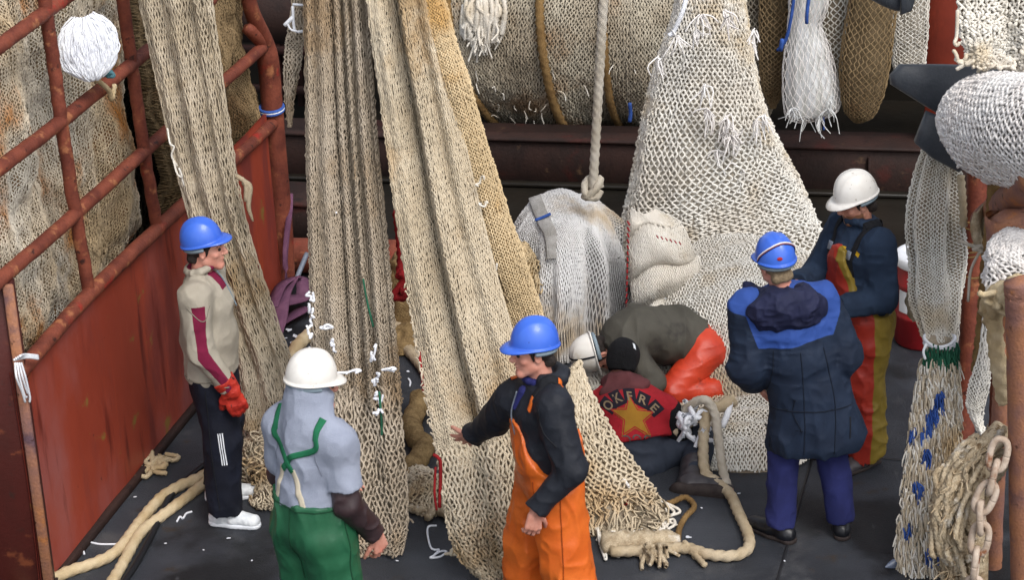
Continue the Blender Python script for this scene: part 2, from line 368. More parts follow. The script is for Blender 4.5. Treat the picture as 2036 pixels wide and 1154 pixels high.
# ------------------------------------------------------------------ clothing and skin
def cloth(name, c, c2=None, rough=.85, masks=(), stains=(), spec=.25, bump=.35, bscale=180., fine=.10, sheen=0., coat=0., wr=(5., .45, (1, 1, .6))):
    return mat(name, lin(c), lin(c2) if c2 else None, 5., rough, bump, bscale, spec, masks=masks, stains=stains, fine=fine, sheen=sheen, coat=coat, wrinkle=wr)
M_['skin'] = mat('skin', lin((.80, .58, .51)), lin((.74, .50, .43)), 18, .5, .15, 220, .4, stains=[(lin((.80, .48, .42)), 22, .55, .75)])
M_['skin_beard'] = mat('skin_beard', lin((.76, .55, .47)), lin((.70, .48, .40)), 18, .5, .15, 220, .4, masks=[('m1', lin((.47, .32, .23)), .35, .65)])
M_['hair_dark'] = mat('hair_dark', lin((.17, .13, .11)), lin((.11, .08, .07)), 40, .6, .8, 220, .4, bstretch=(1, 1, .3))
M_['hair_fair'] = mat('hair_fair', lin((.55, .48, .38)), lin((.42, .36, .28)), 40, .6, .8, 220, .4, bstretch=(1, 1, .3))
M_['eye'] = mat('eye', lin((.20, .16, .14)), lin((.12, .1, .09)), 40, .2)
M_['helm_blue'] = mat('helmet_blue', lin((.24, .42, .82)), lin((.20, .37, .78)), 5, .38, .02, 60, .5, stains=[(lin((.36, .48, .78)), 28, .68, .72), (lin((.13, .24, .55)), 40, .70, .73)], rough_var=.12, coat=.15)
M_['helm_white'] = mat('helmet_white', lin((.90, .89, .87)), lin((.84, .82, .79)), 6, .42, .02, 60, .5, stains=[(lin((.50, .43, .35)), 22, .62, .72), (lin((.74, .69, .60)), 5, .56, .75), (lin((.55, .5, .44)), 60, .66, .7, (1, 1, .15))], rough_var=.12)
M_['harness'] = mat('helmet_harness', lin((.50, .56, .60)), lin((.40, .46, .5)), 8, .6)
M_['ivory'] = mat('ivory_webbing', lin((.80, .76, .68)), lin((.7, .66, .58)), 8, .85)
M_['black_cloth'] = cloth('black_cloth', (.11, .115, .135), (.08, .085, .10))
M_['beanie'] = cloth('black_knit', (.075, .075, .09), (.05, .05, .06), .95, bump=.8, bscale=120)
M_['rubber_boot'] = mat('rubber_boot', lin((.27, .25, .26)), lin((.19, .18, .19)), 7, .42, .1, 60, .45)
M_['sole'] = mat('boot_sole', lin((.15, .12, .12)), lin((.21, .18, .17)), 20, .7, .4, 60)
M_['shoe_black'] = mat('shoe_black', lin((.09, .095, .12)), lin((.06, .065, .085)), 9, .4, .1, 80, .45)
M_['sneaker'] = mat('sneaker_white', lin((.90, .91, .92)), lin((.78, .80, .82)), 22, .55, .2, 100, .4)
M_['column_shaded'] = mat('column_shaded_paint', lin((.29, .10, .08)), lin((.23, .09, .07)), 2.5, .55, .2, 40, .35, stretch=(1, 1, .4), stains=[(lin((.46, .24, .15)), 6, .6, .72), (lin((.20, .12, .10)), 9, .6, .72)])  # wall red darkened: weaker light on the camera-facing side is in the colour
# ------------------------------------------------------------------ implicit surfaces -> one continuous mesh
class Sdf:
    def __init__(s, lo, hi, h):
        s.h = h; s.lo = np.asarray(lo, float); s.n = np.ceil((np.asarray(hi)-s.lo)/h).astype(int)+1
        s.D = np.ones(tuple(s.n), np.float32)
        s.ax = [(s.lo[i]+h*np.arange(s.n[i])).astype(np.float32) for i in range(3)]
    def blk(s, lo, hi):
        a = np.clip(np.floor((lo-s.lo)/s.h).astype(int), 0, s.n-1); b = np.clip(np.ceil((hi-s.lo)/s.h).astype(int)+1, a+1, s.n)
        sl = tuple(slice(int(x), int(y)) for x, y in zip(a, b))
        return sl, s.ax[0][sl[0]][:, None, None], s.ax[1][sl[1]][None, :, None], s.ax[2][sl[2]][None, None, :]
    def put(s, sl, d, k, op):
        e = s.D[sl]
        if op == 'u':
            if k > 0:
                h = np.clip(.5+.5*(e-d)/k, 0, 1); s.D[sl] = e*(1-h)+d*h-k*h*(1-h)
            else: s.D[sl] = np.minimum(e, d)
        elif op == 's':
            h = np.clip(.5-.5*(e+d)/max(k, 1e-5), 0, 1); s.D[sl] = e*(1-h)-d*h+k*h*(1-h)
    def cone(s, a, b, ra, rb=None, k=.03, side=None, f=1., op='u'):
        a = np.asarray(a, float); b = np.asarray(b, float); rb = ra if rb is None else rb
        R = max(ra, rb)*max(f, 1)+k+4*s.h; sl, X, Y, Z = s.blk(np.minimum(a, b)-R, np.maximum(a, b)+R)
        X = X-a[0]; Y = Y-a[1]; Z = Z-a[2]; ba = b-a
        if side is not None:
            sd = nrm(side); q = (X*sd[0]+Y*sd[1]+Z*sd[2])*(1-1/f); X = X-q*sd[0]; Y = Y-q*sd[1]; Z = Z-q*sd[2]
            ba = ba-sd*(ba@sd)*(1-1/f)
        L = max(ba@ba, 1e-9); t = np.clip((X*ba[0]+Y*ba[1]+Z*ba[2])/L, 0, 1)
        d = np.sqrt((X-t*ba[0])**2+(Y-t*ba[1])**2+(Z-t*ba[2])**2)-(ra+(rb-ra)*t)
        s.put(sl, d*min(1, f), k, op)
    def chain(s, pts, rad, k=.03, **kw):
        for i in range(len(pts)-1): s.cone(pts[i], pts[i+1], rad[i], rad[i+1], k, **kw)
    def ell(s, c, rad, ax=None, k=.02, op='u'):
        c = np.asarray(c, float); rad = np.asarray(rad, float); ax = np.eye(3) if ax is None else np.asarray(ax, float)
        R = rad.max()+k+4*s.h; sl, X, Y, Z = s.blk(c-R, c+R); X = X-c[0]; Y = Y-c[1]; Z = Z-c[2]; q0 = q1 = 0
        for i in range(3):
            p = X*ax[i][0]+Y*ax[i][1]+Z*ax[i][2]; q0 = q0+(p/rad[i])**2; q1 = q1+(p/rad[i]**2)**2
        k0 = np.sqrt(q0); s.put(sl, k0*(k0-1)/np.maximum(np.sqrt(q1), 1e-6), k, op)
    def cut(s, p, n, c=None, R=None):
        """keep the side opposite to n; only within R of c if given"""
        n = nrm(n); p = np.asarray(p, float)
        if c is None: sl, X, Y, Z = s.blk(s.lo, s.lo+s.h*s.n)
        else: c = np.asarray(c, float); sl, X, Y, Z = s.blk(c-R, c+R)
        d = (X-p[0])*n[0]+(Y-p[1])*n[1]+(Z-p[2])*n[2]
        if c is not None:
            d = np.where((X-c[0])**2+(Y-c[1])**2+(Z-c[2])**2 < R*R, d, -1)
        s.D[sl] = np.maximum(s.D[sl], d)
    def pts(s):
        m = np.abs(s.D) < .05; i = np.argwhere(m); return m, s.lo+i*s.h
    def folds(s, amp, freq, seed=0., where=None, sharp=2.3):
        m, P = s.pts(); w = P*np.asarray(freq); w = w+np.stack([sn(P, 5, seed+1), sn(P, 5, seed+2), sn(P, 5, seed+3)], -1)*.5
        n = 1-np.abs(sn(w, 1., seed)); a = amp if where is None else amp*where(P)
        s.D[m] -= (1.15*a*(n**sharp-.33)).astype(np.float32)
    def mesh(s, relax=1):
        D = s.D; c = D < 0; n = s.n
        cnt = np.zeros(tuple(n-1), np.int8)
        for i in (0, 1):
            for j in (0, 1):
                for k in (0, 1): cnt += c[i:n[0]-1+i, j:n[1]-1+j, k:n[2]-1+k]
        act = (cnt > 0) & (cnt < 8); idx = np.argwhere(act); vid = np.full(act.shape, -1, np.int64); vid[act] = np.arange(len(idx))
        acc = np.zeros((len(idx), 3)); num = np.zeros(len(idx)); off = [(i, j, k) for i in (0, 1) for j in (0, 1) for k in (0, 1)]
        val = {o: D[idx[:, 0]+o[0], idx[:, 1]+o[1], idx[:, 2]+o[2]].astype(float) for o in off}
        for o in off:
            for a in range(3):
                if o[a]: continue
                p = list(o); p[a] = 1; p = tuple(p); d0, d1 = val[o], val[p]; x = (d0 < 0) != (d1 < 0); den = np.where(x, d0-d1, 1.); t = np.where(x, d0/den, 0)
                pos = np.repeat(np.array(o, float)[None], len(idx), 0); pos[:, a] += t; acc[x] += pos[x]; num[x] += 1
        V = (idx+acc/np.maximum(num, 1)[:, None])*s.h+s.lo; Fs = []
        for a in range(3):
            b, d = (a+1) % 3, (a+2) % 3; s0 = [slice(None)]*3; s1 = [slice(None)]*3; s0[a] = slice(0, -1); s1[a] = slice(1, None)
            x = c[tuple(s0)] != c[tuple(s1)]; e = np.argwhere(x); e = e[(e[:, b] > 0) & (e[:, d] > 0) & (e[:, b] < n[b]-1) & (e[:, d] < n[d]-1)]
            q = []
            for ob, od in ((1, 1), (0, 1), (0, 0), (1, 0)):
                w = e.copy(); w[:, b] -= ob; w[:, d] -= od; q.append(vid[w[:, 0], w[:, 1], w[:, 2]])
            q = np.stack(q, -1); ins = c[e[:, 0], e[:, 1], e[:, 2]]; q[~ins] = q[~ins][:, ::-1]; Fs.append(q)
        F = np.vstack(Fs); F = F[(F >= 0).all(1)]
        for _ in range(relax):
            S = np.zeros_like(V); k = np.zeros(len(V))
            for i in range(4):
                np.add.at(S, F[:, i], V[F[:, (i+1) % 4]]+V[F[:, (i+3) % 4]]); np.add.at(k, F[:, i], 2)
            V = V*.5+.5*S/np.maximum(k, 1)[:, None]
        return V, F
def bounds(pts, m): pts = np.asarray(pts); return pts.min(0)-m, pts.max(0)+m
# ------------------------------------------------------------------ figures
class Fig:
    """joint positions in world space; x = right of the person, y = forward"""
    def __init__(s, name, base, heading, H=1.78, **lab):
        s.base = np.array([base[0], base[1], base[2] if len(base) > 2 else 0.]); h = math.radians(heading)
        s.f = np.array([math.cos(h), math.sin(h), 0]); s.r = np.array([math.sin(h), -math.cos(h), 0]); s.u = np.array([0, 0, 1.]); s.k = H/1.78
        s.J = {}; s.root = thing('person', lab['label'], 'person', s.base); s.axes = {}
        s.hf, s.hr, s.hu = s.f, s.r, s.u
    def W(s, x, y, z): return s.base+(s.r*x+s.f*y+s.u*z)*s.k
    def stand(s, hip=(0, 0), chest=(0, 0), feet=((-.11, 0), (.11, 0)), sh=.19):
        J = s.J; hx, hy = hip; cx, cy = chest
        J['pel'] = s.W(hx, hy, .97); J['waist'] = s.W(hx+(cx-hx)*.4, hy+(cy-hy)*.4, 1.13); J['chest'] = s.W(hx+(cx-hx)*.8, hy+(cy-hy)*.8, 1.33)
        J['neck'] = s.W(cx, cy-.01, 1.49); J['head'] = s.W(cx, cy+.03, 1.645)
        for sd, n in ((-1, 'L'), (1, 'R')):
            fx, fy = feet[0 if sd < 0 else 1]
            J['hip'+n] = s.W(hx+sd*.095, hy, .92); J['ank'+n] = s.W(fx, fy, .09); J['kne'+n] = (J['hip'+n]+J['ank'+n])/2+s.f*.035*s.k+s.u*.02
            J['sh'+n] = s.W(cx+sd*sh, cy-.015, 1.43)
            J['toe'+n] = s.W(fx+sd*.03, fy+.17, .03)
        return s
    def look(s, yaw=0., pitch=0., tilt=0.):
        """head axes from the body's: yaw + to the person's right, pitch + up"""
        y = math.radians(yaw); p = math.radians(pitch); t = math.radians(tilt)
        f = s.f*math.cos(y)+s.r*math.sin(y); r = np.cross(f, s.u); u = s.u
        f2 = f*math.cos(p)+u*math.sin(p); u2 = u*math.cos(p)-f*math.sin(p); r2 = r*math.cos(t)-u2*math.sin(t); u3 = u2*math.cos(t)+r*math.sin(t)
        s.hf, s.hr, s.hu = f2, r2, u3; return s
    def H(s, x, y, z): return s.J['head']+(s.hr*x+s.hf*y+s.hu*z)*min(1.03, s.k)
    # --- the body: head with a face, neck, trunk, limbs, hands: one surface
    def body(s, hands=(), mat_='skin', feet=True, beard=False, h=.0048):
        J = s.J; fing = [p for hd in hands for p in hd['pts']]
        lo, hi = bounds(list(J.values())+fing+[s.H(0, 0, .16), s.H(0, .15, 0), s.H(0, -.13, 0), s.H(.1, 0, 0), s.H(-.1, 0, 0)], .11)
        S = Sdf(lo, hi, h); H = s.H; ax = [s.hr, s.hf, s.hu]
        S.cone(J['pel'], J['waist'], .085, .08, .05, side=s.r, f=1.25); S.cone(J['waist'], J['chest'], .08, .09, .05, side=s.r, f=1.3); S.cone(J['chest'], J['neck']-(J['neck']-J['chest'])*.3, .09, .06, .05, side=s.r, f=1.4)
        for n in 'LR':
            S.cone(J['chest']*.35+J['neck']*.65, J['sh'+n], .05, .048, .04)
            S.chain([J['sh'+n], J['elb'+n], J['wri'+n]], [.05, .04, .028], .02)
            S.chain([J['hip'+n], J['kne'+n], J['ank'+n]], [.078, .052, .038], .03)
            if feet: S.cone(J['ank'+n]-[0, 0, .03], J['toe'+n], .036, .026, .02)
        S.cone(J['neck']-(J['neck']-J['chest'])*.12, H(0, -.02, -.05), .062, .055, .03)
        S.ell(H(0, -.012, .035), (.074, .094, .086), ax, .02); S.ell(H(0, .03, -.035), (.060, .064, .074), ax, .03)
        S.cone(H(-.042, .01, -.062), H(-.012, .074, -.098), .022, .018, .02); S.cone(H(.042, .01, -.062), H(.012, .074, -.098), .022, .018, .02); S.cone(H(-.013, .077, -.096), H(.013, .077, -.096), .017, .017, .02)
        S.cone(H(-.034, .074, .030), H(.034, .074, .030), .013, .013, .014)
        for sd in (-1, 1):
            S.ell(H(sd*.031, .094, .008), (.016, .012, .010), ax, .010, 's'); S.ell(H(sd*.043, .060, -.022), (.020, .018, .016), ax, .016)
            S.ell(H(sd*.074, -.008, -.008), (.009, .019, .031), ax, .006); S.ell(H(sd*.081, .0, -.006), (.006, .009, .017), ax, .005, 's')
        S.cone(H(0, .088, .020), H(0, .112, -.020), .009, .012, .010); S.ell(H(0, .103, -.026), (.017, .012, .009), ax, .006)
        S.ell(H(0, .089, -.052), (.023, .011, .006), ax, .007); S.ell(H(0, .086, -.066), (.021, .011, .007), ax, .007); S.cone(H(-.02, .097, -.059), H(.02, .097, -.059), .003, .003, .006, op='s')
        for hd in hands: build_hand(S, hd)
        V, F = S.mesh(1); attrs = None
        if beard:
            L = V-J['head']; a = np.stack([L@s.hr, L@s.hf, L@s.hu], -1)
            m = np.clip((-a[:, 2]-.025)/.03, 0, 1)*np.clip((a[:, 1]+.015)/.02, 0, 1)*np.clip((a[:, 2]+.15)/.02, 0, 1)*(np.abs(sn(V, 60))*.5+.6)
            attrs = {'m1': m}
        b = obj('body', V, F, M_[mat_], s.root, attrs)
        for sd in (-1, 1):
            P, Fe = lathe([(0.0001, .010), (.008, .007), (.0105, 0), (.008, -.007), (.0001, -.010)], H(sd*.031, .0795, .008), 12); obj('eye', P, Fe, M_['eye'], s.root)
        return b
    def hair(s, m='hair_dark', brow=True):
        H = s.H; ax = [s.hr, s.hf, s.hu]; S = Sdf(*bounds([H(0, 0, .13), H(.1, 0, 0), H(-.1, 0, 0), H(0, .13, 0), H(0, -.12, -.1)], .03), .004)
        S.ell(H(0, -.014, .034), (.080, .099, .09), ax, .01); S.cone(H(-.03, -.07, -.05), H(.03, -.07, -.05), .034, .034, .02)
        S.cut(H(0, .030, .02), s.hf-.55*s.hu); S.cut(H(0, 0, -.075), -s.hu)
        S.folds(.004, np.array([40, 40, 18]), 2)
        parts = [S.mesh(1)]
        if brow:
            for sd in (-1, 1): parts.append(tube([H(sd*.016, .087, .026), H(sd*.034, .082, .031), H(sd*.048, .069, .026)], [.004, .005, .003], 6))
            for sd in (-1, 1): parts.append(tube([H(sd*.069, .022, .03), H(sd*.070, .018, .0), H(sd*.068, .014, -.022)], [.010, .007, .003], 6))
        V, F = join(parts); return obj('hair', V, F, M_[m], s.root)
    def helmet(s, m='helm_blue', tilt=0., back=0., strap=None, ribs=False, size=1., peak=.042):
        t = math.radians(tilt); f = s.hf*math.cos(t)+s.hu*math.sin(t); u = s.hu*math.cos(t)-s.hf*math.sin(t); r = s.hr; c = s.H(0, -.012-back, .042)
        n, mm = 72, 22; a = np.linspace(0, 2*np.pi, n, endpoint=False); rx, ry, hh = .101*size, .119*size, .138*size
        ph = np.linspace(0, np.pi/2*.995, mm)[:, None]; e = .86
        cr = np.cos(ph)**e; sz = np.sin(ph)**.93
        X = rx*np.sin(a)*cr; Yy = ry*np.cos(a)*cr; Z = hh*sz+0*a
        bump = .005*np.exp(-(X/.020)**4)*(np.sin(ph)**2)*(1-.6*np.exp(-((Yy-.02)/.05)**2)*0)
        bump = bump+(.005 if ribs else .0032)*np.exp(-((np.abs(X)-.052)/.008)**2)*np.clip((sz-.25)*3, 0, 1)
        Z = Z+bump; Z = Z+.004*np.exp(-(ph/.10)**2)*0
        fl = .007+.0*a; fr = np.clip(np.cos(a), 0, 1)**2.2*peak; rim = [];
        for w, dz in ((1.0, -.004), (1.0, -.010), (.0, -.012)):
            ex = (fl+fr)*w; rim.append(np.stack([np.sin(a)*(rx+ex), np.cos(a)*(ry+ex)+0*a, np.full(n, dz)-fr*.30*w+.006*np.abs(np.sin(a))**2*w], -1))
        inner = np.stack([np.sin(a)*(rx-.004), np.cos(a)*(ry-.004), np.full(n, -.006)], -1)
        dome = np.stack([X, Yy, Z], -1)
        # rim ring first (outer edge top), then up the dome, closed below by the underside ring and an inner bowl
        mid = np.stack([np.sin(a)*(rx+.004+fr*.35), np.cos(a)*(ry+.004+fr*.35), .004-fr*.05], -1)
        rows = [inner*np.array([.6, .6, 1])+np.array([0, 0, .07]), inner, rim[1], rim[0], mid]+[dome[i] for i in range(mm)]
        rows = np.array(rows); V = rows.reshape(-1, 3); k = len(rows); i = np.arange(k-1)[:, None]*n; j = np.arange(n)[None]; j2 = (j+1) % n
        F = np.stack([i+j, i+n+j, i+n+j2, i+j2], -1).reshape(-1, 4)
        Vw = c+V[:, :1]*r+V[:, 1:2]*f+V[:, 2:]*u
        o = obj('helmet', Vw, F, M_[m], s.root)
        s.hel = (c, r, f, u, rx, ry, hh)
        def on(xa, el, out=.0):       # a point on the shell: azimuth (0 front, + right), elevation
            xa = math.radians(xa); el = math.radians(el); q = np.array([rx*math.sin(xa)*math.cos(el)**e, ry*math.cos(xa)*math.cos(el)**e, hh*math.sin(el)**.93]); q = q*(1+out/.12)
            return c+q[0]*r+q[1]*f+q[2]*u
        s.on = on
        band = [c+(rx-.012)*math.sin(x)*r+(ry-.016)*math.cos(x)*f-.022*u for x in np.linspace(math.pi*.45, math.pi*1.55, 14)]
        V, F = tube(band, .013, 6); obj('headband', V, F, M_['harness'], o)
        if strap: strap(o, on)
        return o
def hand(wrist, d, n, scale=1., curl=(.3, .35, .4, .45), spread=.10, thumb=1, tcurl=.3):
    """wrist point, direction of the hand, palm normal (side the fingers close towards); thumb: +1/-1 side"""
    d = nrm(d); n = nrm(np.asarray(n)-d*(np.asarray(n)@d)); b = np.cross(d, n)*thumb; s = scale; wrist = np.asarray(wrist, float); segs = []
    off = (.030, .010, -.011, -.031); ln = (.072, .080, .074, .058)
    for i in range(4):
        k = wrist+d*(.092-.006*abs(i-1))*s+b*off[i]*s; segs.append((wrist+d*.02*s+b*off[i]*.55*s, k, .017*s, .0125*s)); a = curl[i]*.6; p = k
        sp = spread*(1.2-i*.9)
        for j, fr in enumerate((.45, .32, .23)):
            dd = nrm(d*math.cos(a)+n*math.sin(a)+b*sp*math.cos(a)); q = p+dd*ln[i]*fr*s; segs.append((p, q, (.0098-.001*j)*s, (.0092-.0012*j)*s)); p = q; a += curl[i]*.9
    p = wrist+d*.025*s+b*.026*s; segs.append((wrist+d*.01*s, p, .018*s, .016*s)); a = .75
    for j, L in enumerate((.040, .034, .026)):
        dd = nrm(d*math.cos(a)+b*math.sin(a)+n*(.25+tcurl*j*.5)); q = p+dd*L*s; segs.append((p, q, (.0135-.0016*j)*s, (.0118-.0016*j)*s)); p = q; a -= .22
    return {'segs': segs, 'pts': [x[1] for x in segs]}
def build_hand(S, hd, grow=0.):
    for a, b, ra, rb in hd['segs']: S.cone(a, b, ra+grow, rb+grow, .004+grow*.6)
def garment(name, prims, m, parent, h=.007, folds=(), cuts=(), attrs=None, relax=1, margin=.06):
    P = [p for q in prims if q[0] in 'ce' for p in ([q[1], q[2]] if q[0] == 'c' else [q[1]])]
    R = max([max(q[3], q[4]) if q[0] == 'c' else max(q[2]) for q in prims if q[0] in 'ce'])*1.4
    S = Sdf(*bounds(P, R+margin), h)
    for q in prims:
        if q[0] == 'c': S.cone(q[1], q[2], q[3], q[4], **(q[5] if len(q) > 5 else {}))
        elif q[0] == 'e': S.ell(q[1], q[2], q[3], **(q[4] if len(q) > 4 else {}))
        elif q[0] == 'cut': S.cut(*q[1:])
        elif q[0] == 'fold': S.folds(*q[1:])
        elif q[0] == 'fn':
            m_, Pp = S.pts(); S.D[m_] = np.maximum(S.D[m_], q[1](Pp)).astype(np.float32)
    for fo in folds: S.folds(*fo)
    for c in cuts: S.cut(*c)
    V, F = S.mesh(relax)
    o = obj(name, V, F, M_[m] if isinstance(m, str) else m, parent, attrs(V) if attrs else None)
    o_bvh[o.name] = (V, F); return o
o_bvh = {}
def vnorm(V, F):
    n = np.zeros_like(V); fn = np.cross(V[F[:, 2]]-V[F[:, 0]], V[F[:, 3]]-V[F[:, 1]])
    for i in range(4): np.add.at(n, F[:, i], fn)
    return nrm(n)
def drape_path(o, pts, d, off=.004):
    """drop points along direction d on to garment o"""
    V, F = o_bvh[o.name]; t = BVHTree.FromPolygons([tuple(v) for v in V], [tuple(f) for f in F]); out = []
    for p in pts:
        h = t.ray_cast(Vector(np.asarray(p)-np.asarray(d)*.6), Vector(d), 1.6)
        if h[0] is None: h = t.find_nearest(Vector(p))
        nn = np.array(h[1]); nn = nn if nn@np.asarray(d) < 0 else -nn
        out.append(np.array(h[0])+nn*off)
    return np.array(out)
def strip_on(name, o, pts, d, width, m, parent, thick=.005, n=40, across=None):
    """a webbing strip following points dropped on to a garment"""
    P = spl(pts)(np.linspace(0, 1, n)); T = nrm(np.gradient(P, axis=0)); A = nrm(np.cross(T, d)); rows = []
    for w in (-.5, -.17, .17, .5): rows.append(drape_path(o, P+A*width*w, d, thick))
    for w in (.5, -.5): rows.append(drape_path(o, P+A*width*w, d, -.004))
    rows = np.array(rows); k = len(rows); V = rows.reshape(-1, 3); i = np.arange(k)[:, None]*n; i2 = (np.arange(k)+1)[:, None] % k*n; j = np.arange(n-1)[None]
    F = np.stack([i+j, i2+j, i2+j+1, i+j+1], -1).reshape(-1, 4)
    return obj(name, V, F, M_[m], parent)
def decal(name, o, V2, F, org, ux, uy, d, m, parent, off=.003):
    """flat artwork (x,y) laid on to a garment along d"""
    P = np.asarray(org)+V2[:, :1]*np.asarray(ux)+V2[:, 1:2]*np.asarray(uy); P = drape_path(o, P, d, off)
    return obj(name, P, F, M_[m], parent)
def text_mesh(txt, size):
    cu = bpy.data.curves.new('t', 'FONT'); cu.body = txt; cu.size = size; cu.align_x = 'CENTER'; cu.resolution_u = 3; cu.offset = size*.018
    t = bpy.data.objects.new('t', cu); COL.objects.link(t); bpy.context.view_layer.update()
    me = bpy.data.meshes.new_from_object(t.evaluated_get(bpy.context.evaluated_depsgraph_get())); V = np.array([v.co[:] for v in me.vertices]); F = []
    for p in me.polygons:
        w = list(p.vertices)
        for i in range(1, len(w)-1): F.append([w[0], w[i], w[i+1], w[i+1]])
    bpy.data.objects.remove(t); bpy.data.curves.remove(cu); bpy.data.meshes.remove(me)
    return V[:, :2], np.array(F)
def poly2(pts, n=12):
    """filled 2-D polygon as a dense grid-free fan ring (so it can follow a surface)"""
    p = np.asarray(pts, float); k = len(p); q = []
    for i in range(k):
        for t in np.linspace(0, 1, n, endpoint=False): q.append(p[i]*(1-t)+p[(i+1) % k]*t)
    q = np.array(q); c = p.mean(0); m = len(q); rings = [c+(q-c)*s for s in (1, .8, .6, .4, .2)]; V = np.vstack(rings+[c[None]]); F = []
    for r in range(4):
        for i in range(m): F.append([r*m+i, r*m+(i+1) % m, (r+1)*m+(i+1) % m, (r+1)*m+i])
    for i in range(m): F.append([4*m+i, 4*m+(i+1) % m, 5*m, 5*m])
    return V, np.array(F)
# ------------------------------------------------------------------ clothes that follow the joints
def c_(a, b, ra, rb, **k): return ('c', a, b, ra, rb, k)
def torso_prims(g, rc=.125, rb=.125, rh=.125, fx=1.42, hem=.92, top=.10, hemflare=0.):
    J = g.J; hp = J['pel']+(J['pel']-J['waist'])*((.97-hem)/.16+.15) if hem < .97 else J['pel']
    P = [c_(J['chest'], J['neck']-(J['neck']-J['chest'])*.45, rc, top, side=g.r, f=fx, k=.05), c_(J['waist'], J['chest'], rb, rc, side=g.r, f=fx, k=.05), c_(hp, J['waist'], rh+hemflare, rb, side=g.r, f=fx, k=.05)]
    for n in 'LR': P.append(c_(J['neck']*.62+J['chest']*.38, J['sh'+n], .075, .082, k=.06))
    return P
def sleeve_prims(g, rs=(.085, .068, .052), end=1.0, which='LR', cuff=0., k=.025):
    J = g.J; P = []
    for n in which:
        e, w = J['elb'+n], J['wri'+n]; w2 = e+(w-e)*end
        P += [c_(J['sh'+n], e, rs[0], rs[1], k=k), c_(e, w2, rs[1], rs[2], k=k)]
        if cuff: P.append(c_(e+(w2-e)*.82, w2, rs[2]+cuff, rs[2]+cuff, k=.012))
        P.append(('cut', w2, w-e, w2+nrm(w-e)*.05, .095))
    return P
def collar(c, r, rad, up_, R=.075, n=14, tilt=None, a0=0., a1=360.):
    a = np.radians(np.linspace(a0, a1, n)); f = np.cross(up_, r)*1.
    pts = [c+R*(math.cos(x)*f+math.sin(x)*r)+(0 if tilt is None else tilt*math.cos(x))*up_ for x in a]
    return [c_(pts[i], pts[i+1], rad, rad, k=.012) for i in range(n-1)]
def leg_prims(g, r=(.105, .085, .075), top=.13, fx=1.35, end=.97, k=.04):
    J = g.J; P = [c_(J['pel'], J['waist'], top, top*.96, side=g.r, f=fx, k=.04)]
    for n in 'LR':
        a = J['kne'+n]+(J['ank'+n]-J['kne'+n])*end
        P += [c_(J['hip'+n], J['kne'+n], r[0], r[1], k=k), c_(J['kne'+n], a, r[1], r[2], k=.02)]
        P.append(('cut', a, J['ank'+n]-J['kne'+n], a+nrm(J['ank'+n]-J['kne'+n])*.06, .11))
    return P
def shoe(g, n, m, ms, L=1., boot=0., name='shoe'):
    J = g.J; a, t = J['ank'+n], J['toe'+n]; a0 = a.copy(); z0 = min(a[2]-.09, t[2]-.03)
    d = t-a; d[2] = 0; d = nrm(d); u = np.array([0, 0, 1.]); b = np.cross(d, u); o = a-u*.09; F = lambda x, y, z: o+d*x*L+b*y+u*z
    P = [c_(F(-.055, 0, .045), F(.05, 0, .05), .040, .040, k=.02), c_(F(.05, 0, .05), F(.165, 0, .040), .046, .038, k=.02, side=b, f=1.12), c_(F(-.03, 0, .05), a+nrm(J['kne'+n]-a)*(.05+boot), .045, .05+boot*.06, k=.03), ('cut', F(0, 0, .012), -u), ('fold', .004, (30, 30, 18), 4.)]
    so = garment(name, P, m, g.root, .0055)
    garment('sole', [c_(F(-.052, 0, .014), F(.05, 0, .014), .047, .046, k=.02), c_(F(.05, 0, .014), F(.162, 0, .016), .052, .046, k=.02), ('cut', F(0, 0, .026), u), ('cut', F(0, 0, .002), -u)], ms, so, .0055)
    return so
def seam(o, pts, d, m, r=.0028, n=30, name='seam'):
    V, F = tube(drape_path(o, spl(pts)(np.linspace(0, 1, n)), d, .0008), r, 5); return obj(name, V, F, M_[m], o)
# ================================================================== man with the fleece and the orange glove (left)
g = Fig('person', atz(452, 1018), -6, 1.80, label='man in beige fleece, blue helmet and orange-red glove standing beside the red bulwark')
g.stand(hip=(0, 0), chest=(0, .0), feet=((-.15, -.06), (.15, .02)), sh=.185).look(-2, -3)
J = g.J; J['elbR'] = g.W(.245, .005, 1.13); J['wriR'] = g.W(.225, .14, .90); J['elbL'] = g.W(-.24, -.03, 1.14); J['wriL'] = g.W(-.13, .05, .99)
g.body([hand(J['wriL'], g.f*.3-g.u+.6*g.r, g.r, curl=(.5, .5, .5, .5), thumb=1)])
g.hair('hair_dark'); g.helmet('helm_blue', tilt=14, back=.008, size=1.0)
P = torso_prims(g, .140, .148, .138, 1.22, .96); P += [('cut', g.W(0, 0, .925), -g.u)]+[c_(g.W(-.1, 0, .95), g.W(.1, 0, .95), .125, .125, k=.05)]+[('cut', g.W(0, 0, .905), -g.u)]+sleeve_prims(g, (.090, .074, .052), .96)
P += collar(J['neck']+g.u*.045, g.r, .020, nrm(g.u-.25*g.f), .078)
P += [('fold', .010, (7, 7, 5), 3.), ('fold', .004, (22, 22, 16), 8.)]
sl_a, sl_b = J['shR'], J['wriR']
